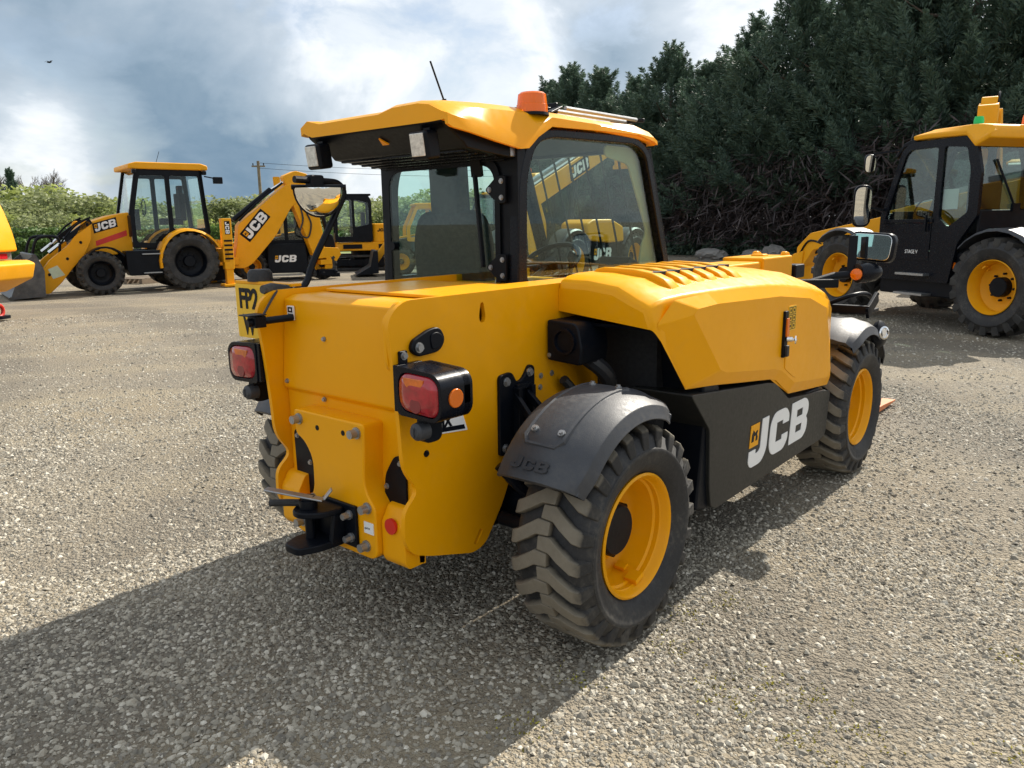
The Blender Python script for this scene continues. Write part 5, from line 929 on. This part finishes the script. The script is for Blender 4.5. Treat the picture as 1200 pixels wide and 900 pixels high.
# ---- far broadleaf trees on the left
def broadleaf(seed, H, W, mat, n=3600):
    g = np.random.default_rng(seed); t = bpy.data.objects.new('broadleaf_tree', None); col.objects.link(t); m = MB(); m.tube([(0, 0, -.2), (.1, 0, H*.25), (0, .1, H*.5)], [.22, .17, .1], 6)
    lob = []
    for k in range(17):
        a = k*2.4; zz_ = H*(.22+.66*g.random()); rr = W*.5*(1-((zz_/H-.45)/.62)**2)*(.35+.65*g.random()); c = np.array([math.cos(a)*rr, math.sin(a)*rr, zz_]); lob.append((c, W*(.15+.13*g.random())))
        m.tube([(0, 0, H*.2), tuple(c*.6+np.array([0, 0, H*.08])), tuple(c)], [.10, .05, .015], 5)
    m.done('trunk', BARK, t); C, Q_ = [], []
    for c, r in lob:
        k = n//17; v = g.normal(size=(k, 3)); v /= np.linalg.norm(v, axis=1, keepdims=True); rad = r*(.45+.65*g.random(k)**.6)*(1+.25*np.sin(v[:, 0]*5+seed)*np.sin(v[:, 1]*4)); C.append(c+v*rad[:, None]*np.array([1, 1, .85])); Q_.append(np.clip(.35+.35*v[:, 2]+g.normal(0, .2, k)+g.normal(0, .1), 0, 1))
    C = np.concatenate(C); k = len(C); d = g.normal(size=(k, 3)); d /= np.linalg.norm(d, axis=1, keepdims=True); s = np.cross(d, g.normal(size=(k, 3))); s /= np.linalg.norm(s, axis=1, keepdims=True); sz = .13+.13*g.random((k, 1))
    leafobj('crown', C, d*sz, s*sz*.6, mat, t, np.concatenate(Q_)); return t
BV = [broadleaf(3, 6.5, 7.0, LEAF1), broadleaf(5, 6.0, 7.5, LEAF2), broadleaf(8, 5.5, 6.0, LEAF1), broadleaf(9, 6.2, 6.4, LEAF2), broadleaf(14, 4.6, 5.0, LEAF3)]
kinds = ['fresh green spring tree beyond the field hedge', 'grey green budding tree beyond the field hedge', 'fresh green spring tree beyond the field hedge', 'grey green budding tree beyond the field hedge', 'pale blossoming tree beyond the field hedge']
spots = [(-40, 70, 1.15, 0), (20, 66, 1.0, 1), (62, 72, 1.28, 0), (100, 68, 1.22, 1), (135, 66, .95, 2), (165, 74, 1.05, 0), (112, 58, .75, 2), (198, 70, .95, 4), (228, 72, 1.0, 3), (258, 76, 1.0, 2), (290, 70, 1.15, 3), (322, 74, 1.2, 1), (352, 70, 1.05, 3), (385, 78, 1.1, 0), (418, 72, 1.15, 2), (452, 76, 1.15, 1), (488, 70, 1.1, 3), (522, 74, 1.2, 0), (556, 70, 1.15, 1), (592, 72, 1.3, 3), (630, 76, 1.2, 1), (-110, 72, 1.2, 1), (45, 90, 1.35, 3), (150, 96, 1.3, 1), (260, 98, 1.25, 2), (350, 96, 1.3, 1), (440, 96, 1.35, 3), (540, 96, 1.35, 0), (-60, 95, 1.5, 1), (660, 68, 1.25, 3), (5, 60, .7, 0), (180, 60, .7, 1), (700, 70, 1.3, 1), (75, 58, .72, 1), (240, 60, .72, 2)]
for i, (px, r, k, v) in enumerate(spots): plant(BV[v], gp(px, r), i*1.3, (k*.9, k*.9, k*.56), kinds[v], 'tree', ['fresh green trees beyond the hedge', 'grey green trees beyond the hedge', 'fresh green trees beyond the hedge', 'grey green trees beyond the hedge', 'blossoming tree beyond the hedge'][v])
def bare(seed, H):
    g = random.Random(seed); t = bpy.data.objects.new('bare_tree', None); col.objects.link(t); m = MB(); m.tube([(0, 0, -.2), (.05, 0, H*.35)], [.2, .14], 6); m.done('trunk', BARK, t); m = MB()
    def br(p, d, l, r, n):
        e = p+d*l; m.tube([p, (p+e)/2+Vector((g.uniform(-1, 1), g.uniform(-1, 1), 0))*l*.06, e], [r, r*.8, r*.55], 4)
        if n == 0: return
        for _ in range(3 if n > 1 else 4): br(p+d*l*g.uniform(.55, 1), (d+Vector((g.gauss(0, .5), g.gauss(0, .5), g.uniform(0, .35)))).normalized(), l*g.uniform(.55, .75), r*.55, n-1)
    for k in range(3): br(Vector((.05, 0, H*.33)), Vector((g.gauss(0, .3), g.gauss(0, .3), 1)).normalized(), H*.24, .10, 4)
    m.done('branches', BARK, t); return t
bt = [bare(2, 7.6), bare(6, 7.2)]
for i, (px, r, k) in enumerate(((4, 84, 1.1), (30, 86, 1.12), (58, 84, 1.1), (-25, 82, 1.1), (92, 88, 1.05))): plant(bt[i % 2], gp(px, r), i*1.1, (k, k, k), 'leafless tree with thin bare branches above the green trees', 'bare tree', 'bare trees on the skyline')
q = plant(conifer_variant(51, 8.6, 1.3), gp(35, 80), 0, (.7, .7, .72), 'small dark evergreen tree among the bare trees', 'conifer', None)
# clipped field hedges and fence
for (pa, ra, pb, rb, h, lab) in ((-120, 50, 235, 46, 1.0, 'clipped green hedge running behind the backhoe loader'), (300, 47, 700, 50, 1.1, 'clipped green hedge running behind the mini excavator'), (-160, 57, 270, 54, 1.55, 'taller clipped hedge beyond the first field hedge')):
    A, B = gp(pa, ra), gp(pb, rb); n = 9000; u = rng.random(n); p = np.outer(1-u, A)+np.outer(u, B); nn = Vector((-(B-A).y, (B-A).x, 0)).normalized(); off = rng.uniform(-.55, .55, n); p += np.outer(off, nn); p[:, 2] = h*rng.random(n)**.6+.05*rng.normal(size=n)
    d = unit(n)*.13; t = thing('field_hedge', lab, 'hedge', (0, 0, 0)); leafobj('foliage', p, d, np.cross(d, unit(n))*.6, HEDG, t, rng.random(n)); m = MB(); m.bar(A+Vector((0, 0, h*.4)), B+Vector((0, 0, h*.4)), .7, h*.75); m.done('inner_growth', pm('hedge_core', (.035, .06, .018), .95), t)
# poles, wire, pallet, bird
m = MB(); b0 = at(150, 262, 33); b0.z = -.3; t0 = at(144, 203, 33); m.tube([b0, (b0+t0)/2+Vector((.02, 0, 0)), t0], [.10, .095, .085], 10); tag(m.done('timber_pole', WOOD), 'bare leaning timber pole behind the backhoe cab', 'pole')
pl = thing('telegraph_pole', 'grey telegraph pole with overhead wires behind the digging arm', 'pole', gp(317, 58)); hh = 5.9
m = MB(); m.tube([(0, 0, -.3), (0, 0, hh)], [.13, .10], 10); m.done('post', WOOD, pl); m = MB(); m.box((0, 0, hh-.35), (.9, .08, .10), Matrix.Rotation(R(50), 3, 'Z')); m.done('cross_arm', WOOD, pl)
for k in (-.35, .35): m = MB(); m.lathe([(0, .16), (.035, .15), (.045, .08), (.03, .06), (.045, .02), (0, 0)], (k*math.cos(R(50)), k*math.sin(R(50)), hh-.3), (0, 0, 1), 10); m.done('insulator', BLK, pl)
A = gp(317, 58)+Vector((0, 0, hh-.12))
for dz, rr in ((0, 60), (-.35, 62)):
    B = gp(760, rr)+Vector((0, 0, 5.6+dz)); pts = [A+(B-A)*t+Vector((0, 0, dz*(1-t)-4*.5*t*(1-t))) for t in np.linspace(0, 1, 15)]; m = MB(); m.tube(pts, .012, 5); m.done('overhead_wire', BLK, pl).location = -pl.location
pt = thing('pallet', 'weathered wooden pallet lying on gravel behind the backhoe loader', 'pallet', gp(172, 24.5), R(20))
for k in range(7): m = MB(); m.box((0, -.54+k*.18, .135), (1.2, .10, .022)); m.done('deck_board', WOOD, pt)
for x in (-.55, 0, .55): m = MB(); m.box((x, 0, .075), (.10, 1.2, .10)); m.done('bearer', WOOD, pt); m = MB(); m.box((x, 0, .013), (.10, 1.2, .022)); m.done('bottom_board', WOOD, pt)
bd_ = at(58, 73, 40); m = MB(); m.tube([(-.16, 0, 0), (-.10, 0, .005), (0, 0, .0), (.10, 0, .02), (.15, 0, .02)], [.01, .03, .045, .035, .008], 8)
for s in (-1, 1): m.rings([[(-.05, s*.03, .02), (.05, s*.03, .02), (.05, s*.03, .03), (-.05, s*.03, .03)], [(-.03, s*.16, .07), (.06, s*.16, .07), (.06, s*.16, .076), (-.03, s*.16, .076)], [(-.06, s*.30, .04), (-.03, s*.30, .04), (-.03, s*.30, .043), (-.06, s*.30, .043)]])
bo2 = m.done('bird', BLK); bo2.location = bd_; bo2.rotation_euler = (R(15), 0, R(30)); tag(bo2, 'small dark bird flying against the grey cloud', 'bird')
